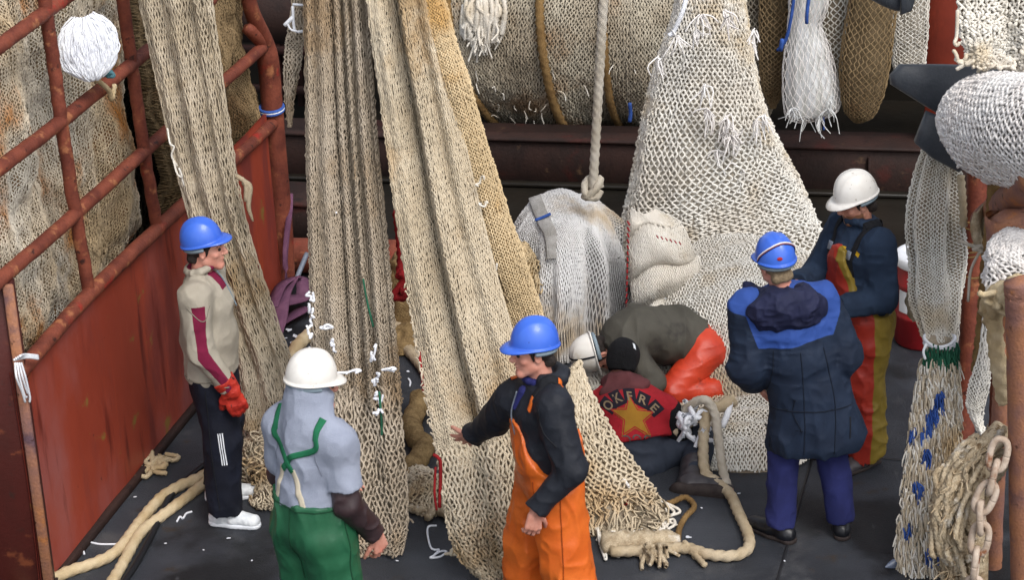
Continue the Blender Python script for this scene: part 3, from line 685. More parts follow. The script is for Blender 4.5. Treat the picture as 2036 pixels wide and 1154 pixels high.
def stripe(V):
    e = J['elbR']; out = np.full(len(V), 0.)
    for a, b, t0 in ((J['shR'], e, .12), (e, J['wriR'], -.1)):
        L = b-a; t = ((V-a)@L)/(L@L); q = V-a-np.clip(t, 0, 1)[:, None]*L; d = np.linalg.norm(q, axis=1); ang = np.degrees(np.arctan2(q@g.f, q@g.r))
        w = np.clip((24-np.abs(ang-22))/6+.5, 0, 1)*(t > t0)*(t < 1.05)*(d < .115)*(q@g.r > 0); out = np.maximum(out, w)
    inner = V-J['neck']; c = np.clip((.078-np.linalg.norm(inner[:, :2], axis=1))/.006, 0, 1)*(inner[:, 2] > .035)
    front = np.clip((.035-np.abs((V-J['neck'])@g.r-.03))/.006, 0, 1)*((V-J['neck'])@g.f > .05)*(inner[:, 2] > -.07)
    return {'m1': np.maximum(out, np.maximum(c, front*.95))}
M_['fleece'] = cloth('beige_fleece', (.655, .625, .57), (.60, .57, .515), .95, [('m1', lin((.44, .10, .22)), .4, .6)], bump=.5, bscale=220)
jk = garment('fleece_jacket', P, 'fleece', g.root, .007, attrs=stripe)
V, F = tube([g.J['neck']+g.f*.095+g.u*.03+g.r*.02, g.J['neck']+g.f*.135-g.u*.06, g.W(0, .17, 1.30)], .004, 6); obj('zip', V, F, M_['harness'], jk)
M_['navy_track'] = cloth('navy_tracksuit', (.085, .10, .155), (.06, .07, .115), .75)
tr = garment('tracksuit_trousers', leg_prims(g, (.122, .104, .095), .130, 1.3, .99)+[('fold', .012, (9, 9, 4), 5.), ('fold', .004, (20, 20, 12), 2.)], 'navy_track', g.root, .007)
for k in (-1, 0, 1):
    a, b = J['kneR']+g.u*.10, J['kneR']-g.u*.10; sh_ = g.f*(.012*k+.015)
    strip_on('stripe', tr, [a+sh_+g.r*.1, b+sh_+g.r*.1+g.f*.01], -g.r, .006, 'plastic_white', tr, .002, 14)
gl = hand(J['wriR']-g.u*.0, nrm(-g.u+.28*g.f), nrm(-g.r-.2*g.f), 1.22, (.5, .55, .6, .6), .05, thumb=-1, tcurl=.6)
S = Sdf(*bounds([J['elbR']*.35+J['wriR']*.65]+gl['pts'], .09), .0055); dd = nrm(J['wriR']-J['elbR']); S.cone(J['wriR']-dd*.07, J['wriR']+dd*.02, .066, .050, .02); build_hand(S, gl, .0065); S.cut(J['wriR']-dd*.065, -dd); S.folds(.006, (22, 22, 22), 2.)
V, F = S.mesh(1); M_['glove'] = mat('orange_glove', lin((.74, .20, .13)), lin((.60, .13, .09)), 12, .6, .4, 80, .4, stains=[(lin((.24, .07, .07)), 26, .62, .68)]); obj('glove', V, F, M_['glove'], g.root)
for n in 'LR': shoe(g, n, 'sneaker', 'plastic_white', 1.05)
M_['taupe'] = cloth('taupe_seam', (.52, .49, .44)); seam(jk, [J['shR']+g.r*.2+g.f*.09-g.u*.03, J['shR']+g.r*.2-g.u*.10+g.f*.06, J['shR']+g.r*.2-g.u*.02-g.f*.03], -g.r, 'taupe')
seam(jk, [g.W(.3, -.15, .935), g.W(.3, 0, .93), g.W(.3, .15, .935)], -g.r, 'taupe', .004)
seam(tr, [g.W(.3, .0, .88), g.W(.3, .0, .5), g.W(.3, .02, .14)], -g.r, 'black_cloth', .003, 60)
# ================================================================== man in green oilskin trousers (front left, seen from behind)
g = Fig('person', atz(652, 1392), 50, 1.86, label="man seen from behind in grey hooded sweatshirt, white helmet and green braced trousers")
g.stand(hip=(0, 0), chest=(.0, .05), sh=.165).look(26, -4, 0)
J = g.J; J['elbR'] = g.W(.215, .02, 1.13); J['wriR'] = g.W(.225, .19, .90); J['elbL'] = g.W(-.25, .06, 1.13); J['wriL'] = g.W(-.12, .26, 1.02)
g.body([hand(J['wriR'], nrm(-g.u+.22*g.f), nrm(-g.r+.1*g.f), 1.08, (.7, .75, .8, .8), .04, thumb=-1), hand(J['wriL'], nrm(.6*g.f+.6*g.r), -g.u, thumb=1)])
g.J['head'] = g.J['head']+g.u*.012; g.helmet('helm_white', tilt=-3, size=1.07)
P = [('c', J['sh'+n_], J['sh'+n_]*.3+J['elb'+n_]*.7, .086, .084, dict(k=.03)) for n_ in 'LR']+[('cut', J['sh'+n_]*.28+J['elb'+n_]*.72, J['elb'+n_]-J['sh'+n_], J['elb'+n_]*1.0, .125) for n_ in 'R']+torso_prims(g, .148, .146, .14, 1.2, .96)+[('cut', g.W(0, 0, 1.0), -g.u)]
H = g.H; hood = [('e', H(0, -.03, .025), (.089, .103, .094), np.array([g.hr, g.hf, g.hu]), dict(k=.02)), c_(H(0, -.02, -.06), J['neck']+g.u*.0, .092, .125, k=.05), c_(H(0, -.085, -.07), J['neck']-g.f*.07-g.u*.06, .06, .075, k=.06), c_(H(0, -.02, -.09), J['shL']+g.u*.0, .085, .07, k=.07), c_(H(0, -.02, -.09), J['shR']+g.u*.0, .085, .07, k=.07)]
P += hood+[('cut', H(0, .085, 0), g.hf-.25*g.hu, H(0, .10, -.01), .17), ('fold', .012, (7, 7, 4.5), 6.), ('fold', .004, (24, 24, 14), 3.)]
M_['grey_sweat'] = cloth('grey_sweatshirt', (.60, .625, .69), (.54, .565, .63), .95, bump=.5, bscale=220)
sw = garment('sweatshirt', P, 'grey_sweat', g.root, .007)
P = []
for n in 'LR':
    e, w = J['elb'+n], J['wri'+n]; s0 = J['sh'+n]; u0 = s0+(e-s0)*.45; P += [c_(u0, e, .060, .066, k=.02), c_(e, e+(w-e)*.97, .068, .054, k=.02), ('cut', e+(w-e)*.95, w-e, w, .10), ('cut', u0, s0-e, u0-(e-s0)*.2, .11)]
P += [('fold', .011, (13, 13, 16), 4., None, 2.5)]
M_['brown_sleeve'] = cloth('brown_rubber_sleeve', (.24, .18, .19), (.18, .13, .14), .45, spec=.45, bump=.1)
garment('oversleeves', P, 'brown_sleeve', g.root, .007)
P = leg_prims(g, (.135, .115, .11), .158, 1.24, .9)
P = [c_(g.W(0, .0, .98), g.W(0, .02, 1.14), .158, .160, side=g.r, f=1.26, k=.04)]+P+[('cut', g.W(0, 0, 1.135), g.u), ('fold', .014, (8, 8, 3.5), 7.), ('fold', .004, (20, 20, 9), 1.)]
M_['green_oil'] = cloth('green_oilskin', (.14, .365, .25), (.10, .31, .20), .48, spec=.45, bump=.08, bscale=60, wr=(5., .7, (1, 1, .8)))
bib = garment('bib_trousers', P, 'green_oil', g.root, .007)
M_['green_web'] = cloth('green_webbing', (.13, .42, .29), (.10, .36, .24))
bk = -g.f; xx = g.W(-.02, -.14, 1.345)
for s_, n in ((-1, 'L'), (1, 'R')):
    top = J['neck']+g.r*s_*.135-g.u*.03; pts = [top-g.f*.02+g.u*.0, top-g.f*.09-g.u*.04, xx+g.r*s_*.028+g.u*.04, xx, xx-g.r*s_*.035-g.u*.04]
    br = strip_on('brace', sw, pts, nrm(g.f-.6*g.u) if 0 else nrm(g.f-.35*g.u), .028, 'green_web', bib, .006, 46)
    strip_on('brace_front', sw, [top-g.f*.08-g.u*.03, top-g.f*.03, top+g.f*.03+g.u*.0], nrm(-g.u+.75*g.f), .028, 'green_web', br, .006, 24)
    strip_on('elastic', sw, [xx-g.r*s_*.035-g.u*.035, xx-g.r*s_*.07-g.u*.14, xx-g.r*s_*.10-g.u*.24], nrm(g.f), .026, 'ivory', br, .005, 26)
for n in 'LR': shoe(g, n, 'rubber_boot', 'sole', 1.1, .12, 'boot')
M_['green_dark'] = cloth('green_seam', (.09, .26, .17)); M_['grey_seam'] = cloth('grey_seam', (.48, .50, .56))
seam(bib, [g.W(0, -.3, 1.12), g.W(0, -.3, .9), g.W(0, -.3, .72)], g.f, 'green_dark', .0035, 40); seam(bib, [g.W(.5, .0, 1.1), g.W(.5, .0, .8), g.W(.5, .02, .4)], -g.r, 'green_dark', .0035, 50)
seam(bib, [g.W(x, -.3, 1.118) for x in np.linspace(-.2, .2, 8)], g.f, 'green_dark', .004)
seam(sw, [J['shR']-g.f*.3+g.u*.07+g.r*-.03, J['shR']-g.f*.3-g.u*.04-g.r*.045, J['shR']-g.f*.3-g.u*.14-g.r*.02], g.f, 'grey_seam'); seam(sw, [J['shL']-g.f*.3+g.u*.07+g.r*.03, J['shL']-g.f*.3-g.u*.04+g.r*.045, J['shL']-g.f*.3-g.u*.14+g.r*.02], g.f, 'grey_seam')
# ================================================================== man in orange bib trousers reaching to the net
g = Fig('person', atz(1108, 1272), 194, 1.80, label="man in orange bib trousers and black jacket laying one hand on the hanging net")
g.stand(hip=(0, -.0), chest=(.02, .03), feet=((-.17, -.12), (.17, .12)), sh=.19).look(2, -4, 3)
J = g.J; J['wriR'] = at(938, 868, 11.16); J['elbR'] = at(985, 832, 11.02)
J['shR'] = at(1024, 792, 10.86); J['elbL'] = g.W(-.27, -.03, 1.12); J['wriL'] = g.W(-.24, .15, .91)
dR = nrm(at(905, 884, 11.32)-J['wriR'])
g.body([hand(J['wriR'], dR, nrm(np.array([-.25, .9, -.35])), 1.12, (.12, .08, .10, .16), .24, thumb=-1, tcurl=.1), hand(J['wriL'], nrm(-g.u+.15*g.f), nrm(g.r*1.0+g.f*.1), 1.1, (.65, .7, .75, .75), .06, thumb=1)])
g.hair('hair_dark'); g.helmet('helm_blue', tilt=6, back=.002, size=1.03, peak=.046)
P = torso_prims(g, .140, .142, .135, 1.30, .98)+[('cut', g.W(0, 0, 1.0), -g.u)]+sleeve_prims(g, (.094, .080, .052), .97, cuff=.004)
P += collar(J['neck']+g.u*.03-g.f*.01, g.r, .030, nrm(g.u-.30*g.f), .095, 12, -.02, 70, 290)
P += [('fold', .012, (8, 8, 5), 9.), ('fold', .005, (20, 20, 15), 4.)]
M_['bomber'] = cloth('black_bomber_jacket', (.125, .14, .175), (.095, .105, .135), .62, spec=.3)
jk = garment('jacket', P, 'bomber', g.root, .007)
garment('shirt_collar', collar(J['neck']+g.u*.012+g.f*.012, g.r, .017, nrm(g.u-.3*g.f), .072, 14, -.015)+[c_(J['neck']+g.f*.10-g.u*.04-g.r*.02, J['neck']+g.f*.14-g.u*.13, .03, .02, k=.02)], cloth('blue_shirt', (.16, .17, .40), (.13, .14, .34)), jk, .006)
V, F = tube([J['neck']+g.f*.135-g.u*.04-g.r*.01, J['neck']+g.f*.165-g.u*.16, g.W(.0, .175, 1.22)], .0045, 6); obj('zip', V, F, M_['galv'], jk)
P = torso_prims(g, .152, .156, .152, 1.30, .98)+leg_prims(g, (.145, .125, .118), .155, 1.28, .93)
def bibtop(Pp):
    L = Pp-g.base; x = L@g.r; y = L@g.f; a = np.arctan2(x, y); cz = np.cos(a)
    top = 1.04+.25*np.clip(cz, 0, 1)**1.3*np.clip(1.25-np.abs(x)/.19, 0, 1)+.13*np.clip(-cz, 0, 1)**1.2
    return (Pp[:, 2]-top*g.k)*.8
P += [('fn', bibtop), ('fold', .015, (8, 8, 5), 2.), ('fold', .006, (16, 16, 14), 11.)]
M_['orange_oil'] = cloth('orange_oilskin', (.84, .42, .15), (.78, .355, .11), .42, spec=.45, bump=.08, bscale=60, wr=(5., .7, (1, 1, .8)), stains=[(lin((.70, .31, .08)), 6, .6, .75)])
bib = garment('bib_trousers', P, 'orange_oil', g.root, .007)
for s_ in (-1, 1):
    top = J['neck']+g.r*s_*.125-g.u*.03
    st = strip_on('brace', jk, [g.W(s_*.10, .22, 1.30), g.W(s_*.115, .15, 1.42), top+g.f*.02+g.u*.03, top-g.f*.10, g.W(s_*.07, -.2, 1.2)], nrm(np.array(-g.u)), .03, 'black_cloth', bib, .007, 44) if 0 else None
    pts = [top+g.f*.085-g.u*.02, top+g.f*.02+g.u*.03, top-g.f*.07-g.u*.01]
    st = strip_on('brace', jk, pts, -g.u, .032, 'black_cloth', bib, .006, 30)
    strip_on('strap_end', jk, [top+g.f*.115-g.u*.04, top+g.f*.07-g.u*.01], nrm(-g.u-.4*g.f), .017, 'orange_oil', st, .010, 14)
    strip_on('strap_end', jk, [top-g.f*.035+g.u*.02, top-g.f*.06], nrm(-g.u+.2*g.f), .016, 'orange_oil', st, .010, 14)
for n in 'LR': shoe(g, n, 'rubber_boot', 'sole', 1.1, .12, 'boot')
M_['orange_dark'] = cloth('orange_seam', (.62, .27, .07))
seam(bib, [g.W(-.5, .02, 1.0), g.W(-.5, .02, .7), g.W(-.5, .03, .2)], g.r, 'orange_dark', .0035, 60); seam(bib, [g.W(-.5, .13, 1.02), g.W(-.5, .13, .9)], g.r, 'orange_dark', .004, 16, 'pocket')
seam(jk, [J['shL']-g.r*.3+g.f*.09+g.u*.02, J['shL']-g.r*.3+g.f*.075-g.u*.10, J['shL']-g.r*.3+g.f*.03-g.u*.16], g.r, 'black_cloth', .0035)
# ================================================================== man in the blue parka, seen from behind (right)
g = Fig('person', atz(1606, 1062), 97, 1.76, label="man seen from behind in navy parka with bright blue yoke and blue helmet")
g.stand(hip=(-.01, 0), chest=(-.135, .05), feet=((-.165, -.02), (.185, -.03)), sh=.205).look(-16, -3, -3)
J = g.J; J['toeL'] = J['ankL']+g.f*.12-g.r*.10-g.u*.06*g.k; J['toeL'][2] = .03
J['elbL'] = g.W(-.36, -.03, 1.10); J['wriL'] = g.W(-.27, .13, .93); J['elbR'] = g.W(.195, -.02, 1.10); J['wriR'] = g.W(.13, .14, .93)
J['head'] = J['head']-g.r*.04
g.body([hand(J['wriL'], nrm(-g.u+.5*g.r), g.r, thumb=1), hand(J['wriR'], nrm(-g.u-.5*g.r), -g.r, thumb=-1)])
g.hair('hair_fair')
def strap_red(o, on):
    P = np.array([on(a, e, .003) for a, e in zip(np.linspace(-88, -262, 30), 3+47*np.sin(np.linspace(0, math.pi, 30))**.8)])
    c = g.hel[0]
    for w, m in ((0, 'strap_red_m'), (.0035, 'twine_white'), (-.0035, 'strap_navy')):
        V, F = tube(P+(P-c)*.015+g.hu*w*1.6, .0034, 6); obj('elastic_strap', V, F, M_[m], o)
    q = on(200, 16, .001); nn = nrm(q-c); ax = frame_to(nn); V, F = lathe([(.0001, .003), (.008, .003), (.010, .0)], [0, 0, 0], 16); V = V*np.array([1.5, 1, 1]); obj('sticker', V@ax+q, F, M_['twine_red'], o)
M_['strap_red_m'] = mat('strap_red', lin((.66, .42, .46)), lin((.6, .36, .4))); M_['strap_navy'] = mat('strap_navy', lin((.16, .14, .30)))
g.helmet('helm_blue', tilt=2, size=1.02, strap=strap_red)
P = torso_prims(g, .168, .168, .160, 1.30, .66, .115)+[c_(g.W(-.04, .0, .62), J['pel'], .150, .158, side=g.r, f=1.28, k=.04), ('cut', g.W(0, 0, .565), -g.u)]+sleeve_prims(g, (.094, .094, .078), .95)
P += [('fold', .014, (7, 7, 2.6), 12.), ('fold', .006, (17, 17, 11), 5.), ('fold', .004, (9, 9, 30), 15., lambda Pp: ((Pp[:, 2] > 1.0)*1.))]
def yoke(V):
    L = V-g.base; x = L@g.r+.10; z = L[:, 2]; v = z-(1.255+.02*np.sin(x*9))*g.k; arm = np.clip((np.abs(x)-.205)*2.2, 0, .14); return {'m1': np.clip((v+arm*(-1.3)+.0)/.02+.5, 0, 1)}
M_['parka'] = cloth('navy_parka', (.12, .17, .25), (.09, .13, .20), .7, [('m1', lin((.18, .295, .57)), .42, .58)], stains=[(lin((.09, .12, .19)), 3, .55, .75)])
pk = garment('parka', P, 'parka', g.root, .0075, attrs=yoke)
V, F = tube(drape_path(pk, [g.W(x, -.3, .86) for x in np.linspace(-.24, .2, 24)], g.f, .002), .0035, 6); M_['parka_seam'] = cloth('parka_seam', (.07, .10, .155)); obj('seam', V, F, M_['parka_seam'], pk)
nb = J['neck']
for x in (-.21, -.04, .13): seam(pk, [g.W(x*.8-.06, -.4, 1.22), g.W(x-.03, -.4, .9), g.W(x*.95-.03, -.4, .6)], g.f, 'parka_seam', .0028, 60)
for x in (-.25, .19): seam(pk, [g.W(x, -.4, .80), g.W(x*.97, -.4, .68)], g.f, 'black_cloth', .004, 14, 'pocket')
P = [('e', nb-g.f*.115-g.u*.05-g.r*.01, (.215, .10, .15), np.array([g.r, nrm(g.f+.55*g.u), nrm(g.u-.55*g.f)]), dict(k=.03)), ('e', nb-g.f*.125-g.u*.005, (.13, .075, .07), None, dict(k=.04))]
P += [c_(nb+g.r*s_*.07-g.f*.08+g.u*.01, nb+g.r*s_*.135+g.f*.06-g.u*.02, .062, .035, k=.04) for s_ in (-1, 1)]+[c_(nb-g.r*.12+g.f*.0+g.u*.0, nb-g.r*.185+g.f*.10+g.u*.02, .035, .016, k=.03)]
P += [('e', nb-g.f*.05+g.u*.09, (.075, .075, .06), None, dict(k=.02, op='s')), ('fold', .014, (13, 13, 13), 8.), ('fold', .006, (30, 30, 30), 3.)]
M_['hood_navy'] = cloth('navy_hood', (.13, .145, .26), (.10, .115, .21), .7)
garment('hood', P, 'hood_navy', pk, .0065)
M_['blue_trs'] = cloth('blue_work_trousers', (.145, .165, .36), (.115, .13, .30), .85)
garment('trousers', leg_prims(g, (.105, .088, .078), .13, 1.3, .99)+[('fold', .010, (9, 9, 5), 6.), ('fold', .004, (18, 18, 12), 4.)], 'blue_trs', g.root, .007)
for n in 'LR': shoe(g, n, 'shoe_black', 'sole', 1.1)
# ================================================================== man with the red apron front (far right)
g = Fig('person', atz(1704, 912), 207, 1.78, label='bearded man in navy jacket, white helmet and red and olive bib trousers looking down')
g.stand(hip=(0, 0), chest=(0, .01), feet=((-.10, 0), (.12, .04)), sh=.168).look(12, -17, 0)
J = g.J; J['elbL'] = g.W(-.21, -.005, 1.12); J['wriL'] = g.W(-.16, .25, 1.10); J['elbR'] = g.W(.23, .14, 1.14); J['wriR'] = g.W(.12, .36, 1.17)
g.body([hand(J['wriL'], nrm(g.f+.4*g.r), -g.u, thumb=1), hand(J['wriR'], nrm(g.f-.3*g.r), -g.u, thumb=-1)], 'skin_beard', beard=True)
g.hair('hair_dark'); g.helmet('helm_white', tilt=4, size=1.08, ribs=True, peak=.048)
P = torso_prims(g, .142, .140, .135, 1.36, .96)+[('cut', g.W(0, 0, .95), -g.u)]+sleeve_prims(g, (.098, .086, .066), .98)+collar(J['neck']+g.u*.035, g.r, .028, nrm(g.u-.3*g.f), .082)
P += [('fold', .010, (9, 9, 6), 14.), ('fold', .005, (20, 20, 16), 9.)]
M_['navy_work'] = cloth('navy_work_jacket', (.155, .215, .30), (.115, .165, .24), .85)
jk = garment('work_jacket', P, 'navy_work', g.root, .007)
P = torso_prims(g, .164, .160, .152, 1.36, .96)+leg_prims(g, (.135, .120, .115), .150, 1.34, .96)
def bibtop2(Pp):
    L = Pp-g.base; x = L@g.r; y = L@g.f; a = np.arctan2(x, y); cz = np.cos(a); top = 1.0+.40*np.clip(cz, 0, 1)**.7*np.clip(1.45-np.abs(x)/.15, 0, 1); return (Pp[:, 2]-top*g.k)*.8
def olive(V):
    L = V-g.base; y = L@g.f; z = L[:, 2]; lx = L@g.r; side = np.clip((.022-np.abs(y+.03))/.0+0, 0, 1) if 0 else None
    m = np.clip((.052-y)/.012+.5, 0, 1)*np.clip((y+.30)/.01, 0, 1)
    edge = np.clip((z-(.99+.33*np.clip(1.3-np.abs(lx)/.15, 0, 1)))/.02+.2, 0, 1)*(y > .02)*(z > 1.1)*(lx < -.02)
    return {'m1': np.maximum(m, edge)}
M_['apron'] = cloth('red_olive_oilskin', (.66, .20, .14), (.55, .155, .12), .5, [('m1', lin((.50, .42, .15)), .4, .6)], spec=.4, bump=.1, bscale=60, stains=[(lin((.42, .11, .09)), 7, .58, .72)])
bib = garment('bib_trousers', P+[('fn', bibtop2), ('fold', .013, (8, 8, 9), 3.), ('fold', .005, (18, 18, 18), 4.)], 'apron', g.root, .007, attrs=olive)
for s_ in (-1, 1):
    st = strip_on('brace', jk, [g.W(s_*.085, .18, 1.33), g.W(s_*.10, .15, 1.42), J['neck']+g.r*s_*.11+g.u*.0, J['neck']+g.r*s_*.10-g.f*.09], nrm(-g.u-.35*g.f), .034, 'black_cloth', bib, .007, 40)
    V, F = box(drape_path(jk, [g.W(s_*.088, .2, 1.37)], -g.f, .012)[0], (.036, .05, .008), np.array([g.r, nrm(g.u-.3*g.f), g.f]), .002); obj('buckle', V, F, M_['galv'], st)
M_['yellow_badge'] = mat('yellow_badge', lin((.78, .62, .12)), lin((.7, .55, .1)))
V2, F2 = poly2([(-.018, -.028), (.018, -.028), (.018, .028), (-.018, .028)], 4); decal('badge', jk, V2, F2, g.W(-.03, .25, 1.38), -g.r, g.u, -g.f, 'yellow_badge', jk)
V2, F2 = poly2([(-.03, -.012), (.0, .0), (.022, -.014), (.03, .012), (.0, .022), (-.022, .014)], 4); decal('badge', jk, V2, F2, g.W(-.115, .22, 1.385), -g.r, g.u, -g.f, 'yellow_badge', jk)
for n in 'LR': shoe(g, n, 'rubber_boot', 'sole', 1.1, .12, 'boot')
# ================================================================== man kneeling bent over the net heap
pk_ = at(1402, 692, 13.50)
g = Fig('person', [pk_[0], pk_[1], .28], 184, 1.78, label='kneeling man bent right over in an olive jacket, red-orange trousers and scuffed white helmet')
J = g.J; J['pel'] = pk_; J['waist'] = at(1340, 668, 13.48); J['chest'] = at(1268, 662, 13.42); J['neck'] = at(1222, 672, 13.36); J['head'] = at(1194, 700, 13.32)
J['hipL'] = at(1404, 700, 13.36); J['hipR'] = at(1404, 680, 13.62); J['kneL'] = at(1338, 778, 13.20); J['ankL'] = at(1448, 778, 13.26); J['kneR'] = at(1345, 740, 13.68); J['ankR'] = at(1452, 728, 13.72)
J['toeL'] = at(1480, 770, 13.30); J['toeR'] = at(1478, 736, 13.72)
J['shL'] = at(1248, 690, 13.22); J['shR'] = at(1240, 655, 13.58); J['elbL'] = at(1300, 760, 13.12); J['wriL'] = at(1262, 800, 13.02); J['elbR'] = at(1252, 740, 13.66); J['wriR'] = at(1212, 775, 13.5)
g.hu = nrm(np.array([-.93, -.12, -.18])); g.hf = nrm(np.array([.10, -.05, -1.0])); g.hf = nrm(g.hf-g.hu*(g.hf@g.hu)); g.hr = np.cross(g.hf, g.hu)
bodyax = nrm(J['neck']-J['pel'])
g.body([hand(J['wriL'], nrm([-.6, .1, -.5]), [0, .3, -1], curl=(.6, .6, .6, .6), thumb=1), hand(J['wriR'], nrm([-.5, -.3, -.5]), [0, -.3, -1], thumb=-1)], feet=True)
g.hair('hair_dark', brow=True)
def strap_blk(o, on):
    P = np.array([on(a, e, .003) for a, e in zip(np.linspace(80, 110, 40)*0+np.where(np.linspace(0, 1, 40) < .5, 96, 264), np.concatenate([np.linspace(2, 89, 20), np.linspace(89, 2, 20)]))])
    V, F = tube(P, .006, 6, res=60); obj('elastic_strap', V, F, M_['black_cloth'], o)
g.helmet('helm_white', tilt=0, size=1.05, strap=strap_blk, ribs=True)
sd = nrm(J['shR']-J['shL'])
P = [c_(J['pel']+bodyax*-.02, J['waist'], .155, .172, side=sd, f=1.2, k=.06), c_(J['waist'], J['chest'], .172, .162, side=sd, f=1.22, k=.06), c_(J['chest'], J['neck']-bodyax*.03, .160, .115, side=sd, f=1.3, k=.06)]
for n in 'LR': P.append(c_(J['chest']*.5+J['neck']*.5, J['sh'+n], .09, .09, k=.06))
P += [('cut', J['pel']+bodyax*.05, -bodyax)]+sleeve_prims(g, (.094, .080, .06), 1.0, k=.012)+collar(J['neck']+bodyax*.01, sd, .024, bodyax, .082)
M_['olive_jk'] = cloth('olive_jacket', (.31, .30, .27), (.255, .245, .22), .7, wr=(3.5, .5, (.6, 1, 1)), stains=[(lin((.19, .18, .17)), 4, .55, .7)])
jk = garment('jacket', P+[('fold', .012, (11, 4, 4), 4.), ('fold', .004, (20, 10, 10), 2.)], 'olive_jk', g.root, .007)
P = [c_(J['pel']-bodyax*.04+np.array([.0, 0, -.01]), J['waist'], .160, .145, side=sd, f=1.22, k=.05), ('cut', J['waist'], bodyax)]
for n in 'LR': P += [c_(J['hip'+n], J['kne'+n], .122, .090, k=.05), c_(J['kne'+n], J['ank'+n], .084, .078, k=.008), ('cut', J['ank'+n]+.02*nrm(J['ank'+n]-J['kne'+n]), J['ank'+n]-J['kne'+n], J['ank'+n]+.06*nrm(J['ank'+n]-J['kne'+n]), .12)]
M_['red_oil'] = cloth('red_orange_oilskin', (.80, .26, .15), (.72, .21, .12), .45, spec=.45, bump=.1, bscale=60, stains=[(lin((.50, .15, .10)), 7, .6, .72)])
bib = garment('oilskin_trousers', P+[('fold', .008, (5, 5, 12), 6.), ('fold', .004, (9, 9, 24), 3.)], 'red_oil', g.root, .007)
for n in 'LR': garment('boot', [c_(J['ank'+n]-.02*nrm(J['toe'+n]-J['ank'+n]), J['toe'+n], .062, .05, k=.02), c_(J['toe'+n], J['toe'+n]+np.array([.03, .0, -.09]), .05, .042, k=.02)], 'rubber_boot', g.root, .007)
# ================================================================== man sitting on the deck in the red lettered vest
g = Fig('person', atz(1268, 950), 78, 1.78, label="man sitting on deck in black knit cap and red vest with letters and star")
J = g.J; J['pel'] = at(1268, 915, 12.62); J['waist'] = at(1262, 868, 12.66); J['chest'] = at(1252, 812, 12.74); J['neck'] = at(1240, 765, 12.84); J['head'] = at(1238, 722, 12.92)
up_b = nrm(J['neck']-J['pel']); g.r = nrm(np.array([.98, -.10, -.06])); g.f = nrm(np.cross(g.u, g.r)); fb = np.cross(up_b, g.r)
J['shL'] = at(1178, 806, 12.82); J['shR'] = at(1322, 812, 12.72); J['elbR'] = at(1366, 878, 12.70); J['wriR'] = at(1318, 900, 12.96); J['elbL'] = at(1160, 850, 12.95); J['wriL'] = at(1200, 850, 13.15)
J['hipL'] = at(1240, 918, 12.72); J['hipR'] = at(1300, 918, 12.66); J['kneR'] = at(1396, 872, 12.70); J['ankR'] = at(1372, 968, 12.34); J['kneL'] = at(1180, 900, 13.0); J['ankL'] = at(1130, 870, 13.3); J['toeL'] = J['ankL']+[-.1, .1, 0]; J['toeR'] = at(1450, 975, 12.26)
g.look(0, -34, 6)
g.body([hand(J['wriR'], nrm([-.6, .5, -.2]), [0, 0, -1], thumb=-1), hand(J['wriL'], nrm([.3, .8, -.2]), [0, 0, -1], thumb=1)])
P = [('e', g.H(0, -.02, .035), (.100, .120, .116), np.array([g.hr, g.hf, g.hu]), dict(k=.02)), c_(g.H(-.02, -.06, -.03), g.H(.02, -.06, -.03), .062, .062, k=.03), ('cut', g.H(0, 0, -.055), -g.hu), ('cut', g.H(0, .04, -.02), g.hf-1.1*g.hu), ('fold', .004, (16, 16, 16), 4.)]
cp = garment('knit_cap', P, 'beanie', g.root, .0055)
V2, F2 = poly2([(-.012, -.02), (.012, -.02), (.012, .02), (-.012, .02)], 3); lb = decal('cap_label', cp, V2, F2, g.H(.06, -.09, .09), g.hr, g.hu, nrm(g.hf-.7*g.hr-.4*g.hu), 'plastic_white', cp)
P = [c_(J['pel']+up_b*.10, J['waist'], .145, .148, side=g.r, f=1.30, k=.05), c_(J['waist'], J['chest'], .148, .148, side=g.r, f=1.38, k=.05), c_(J['chest'], J['neck']-up_b*.09, .145, .115, side=g.r, f=1.42, k=.05)]
for n in 'LR': P.append(c_(J['neck']*.55+J['chest']*.45, J['sh'+n], .08, .082, k=.05))
M_['vest'] = cloth('red_vest', (.62, .12, .16), (.52, .09, .13), .9, bump=.5, stains=[(lin((.36, .08, .10)), 4, .56, .7)])
vs = garment('vest', P+[('cut', J['pel']+up_b*.11, -up_b), ('fold', .008, (8, 8, 6), 5.)], 'vest', g.root, .007)
garment('hood_collar', collar(J['neck']+up_b*.0, g.r, .042, nrm(up_b+.2*fb), .092, 14, -.01)+[('e', J['neck']-fb*.09-up_b*.035, (.15, .06, .06), np.array([g.r, fb, up_b]), dict(k=.04)), ('fold', .010, (14, 14, 14), 3.)], cloth('maroon_hood', (.36, .20, .21), (.28, .15, .16), .9), vs, .0065)
for n in 'LR':
    garment('sleeve', [c_(J['sh'+n]+(J['elb'+n]-J['sh'+n])*.12, J['elb'+n], .085, .082, k=.02), c_(J['elb'+n], J['wri'+n], .082, .055, k=.02), ('fold', .010, (14, 14, 12), 5.)], 'beanie', g.root, .007)
P = [c_(J['pel'], J['waist'], .135, .13, side=g.r, f=1.3, k=.05), ('cut', J['pel']+up_b*.13, up_b)]
for n in 'LR': P += [c_(J['hip'+n], J['kne'+n], .105, .088, k=.05), c_(J['kne'+n], J['ank'+n]*.75+J['kne'+n]*.25, .088, .078, k=.02)]
M_['slate'] = cloth('slate_trousers', (.21, .235, .285), (.16, .18, .225), .75)
garment('trousers', P+[('fold', .010, (10, 10, 12), 8.)], 'slate', g.root, .007)
kd = nrm(J['kneR']-J['ankR']); td = nrm(J['toeR']-J['ankR'])
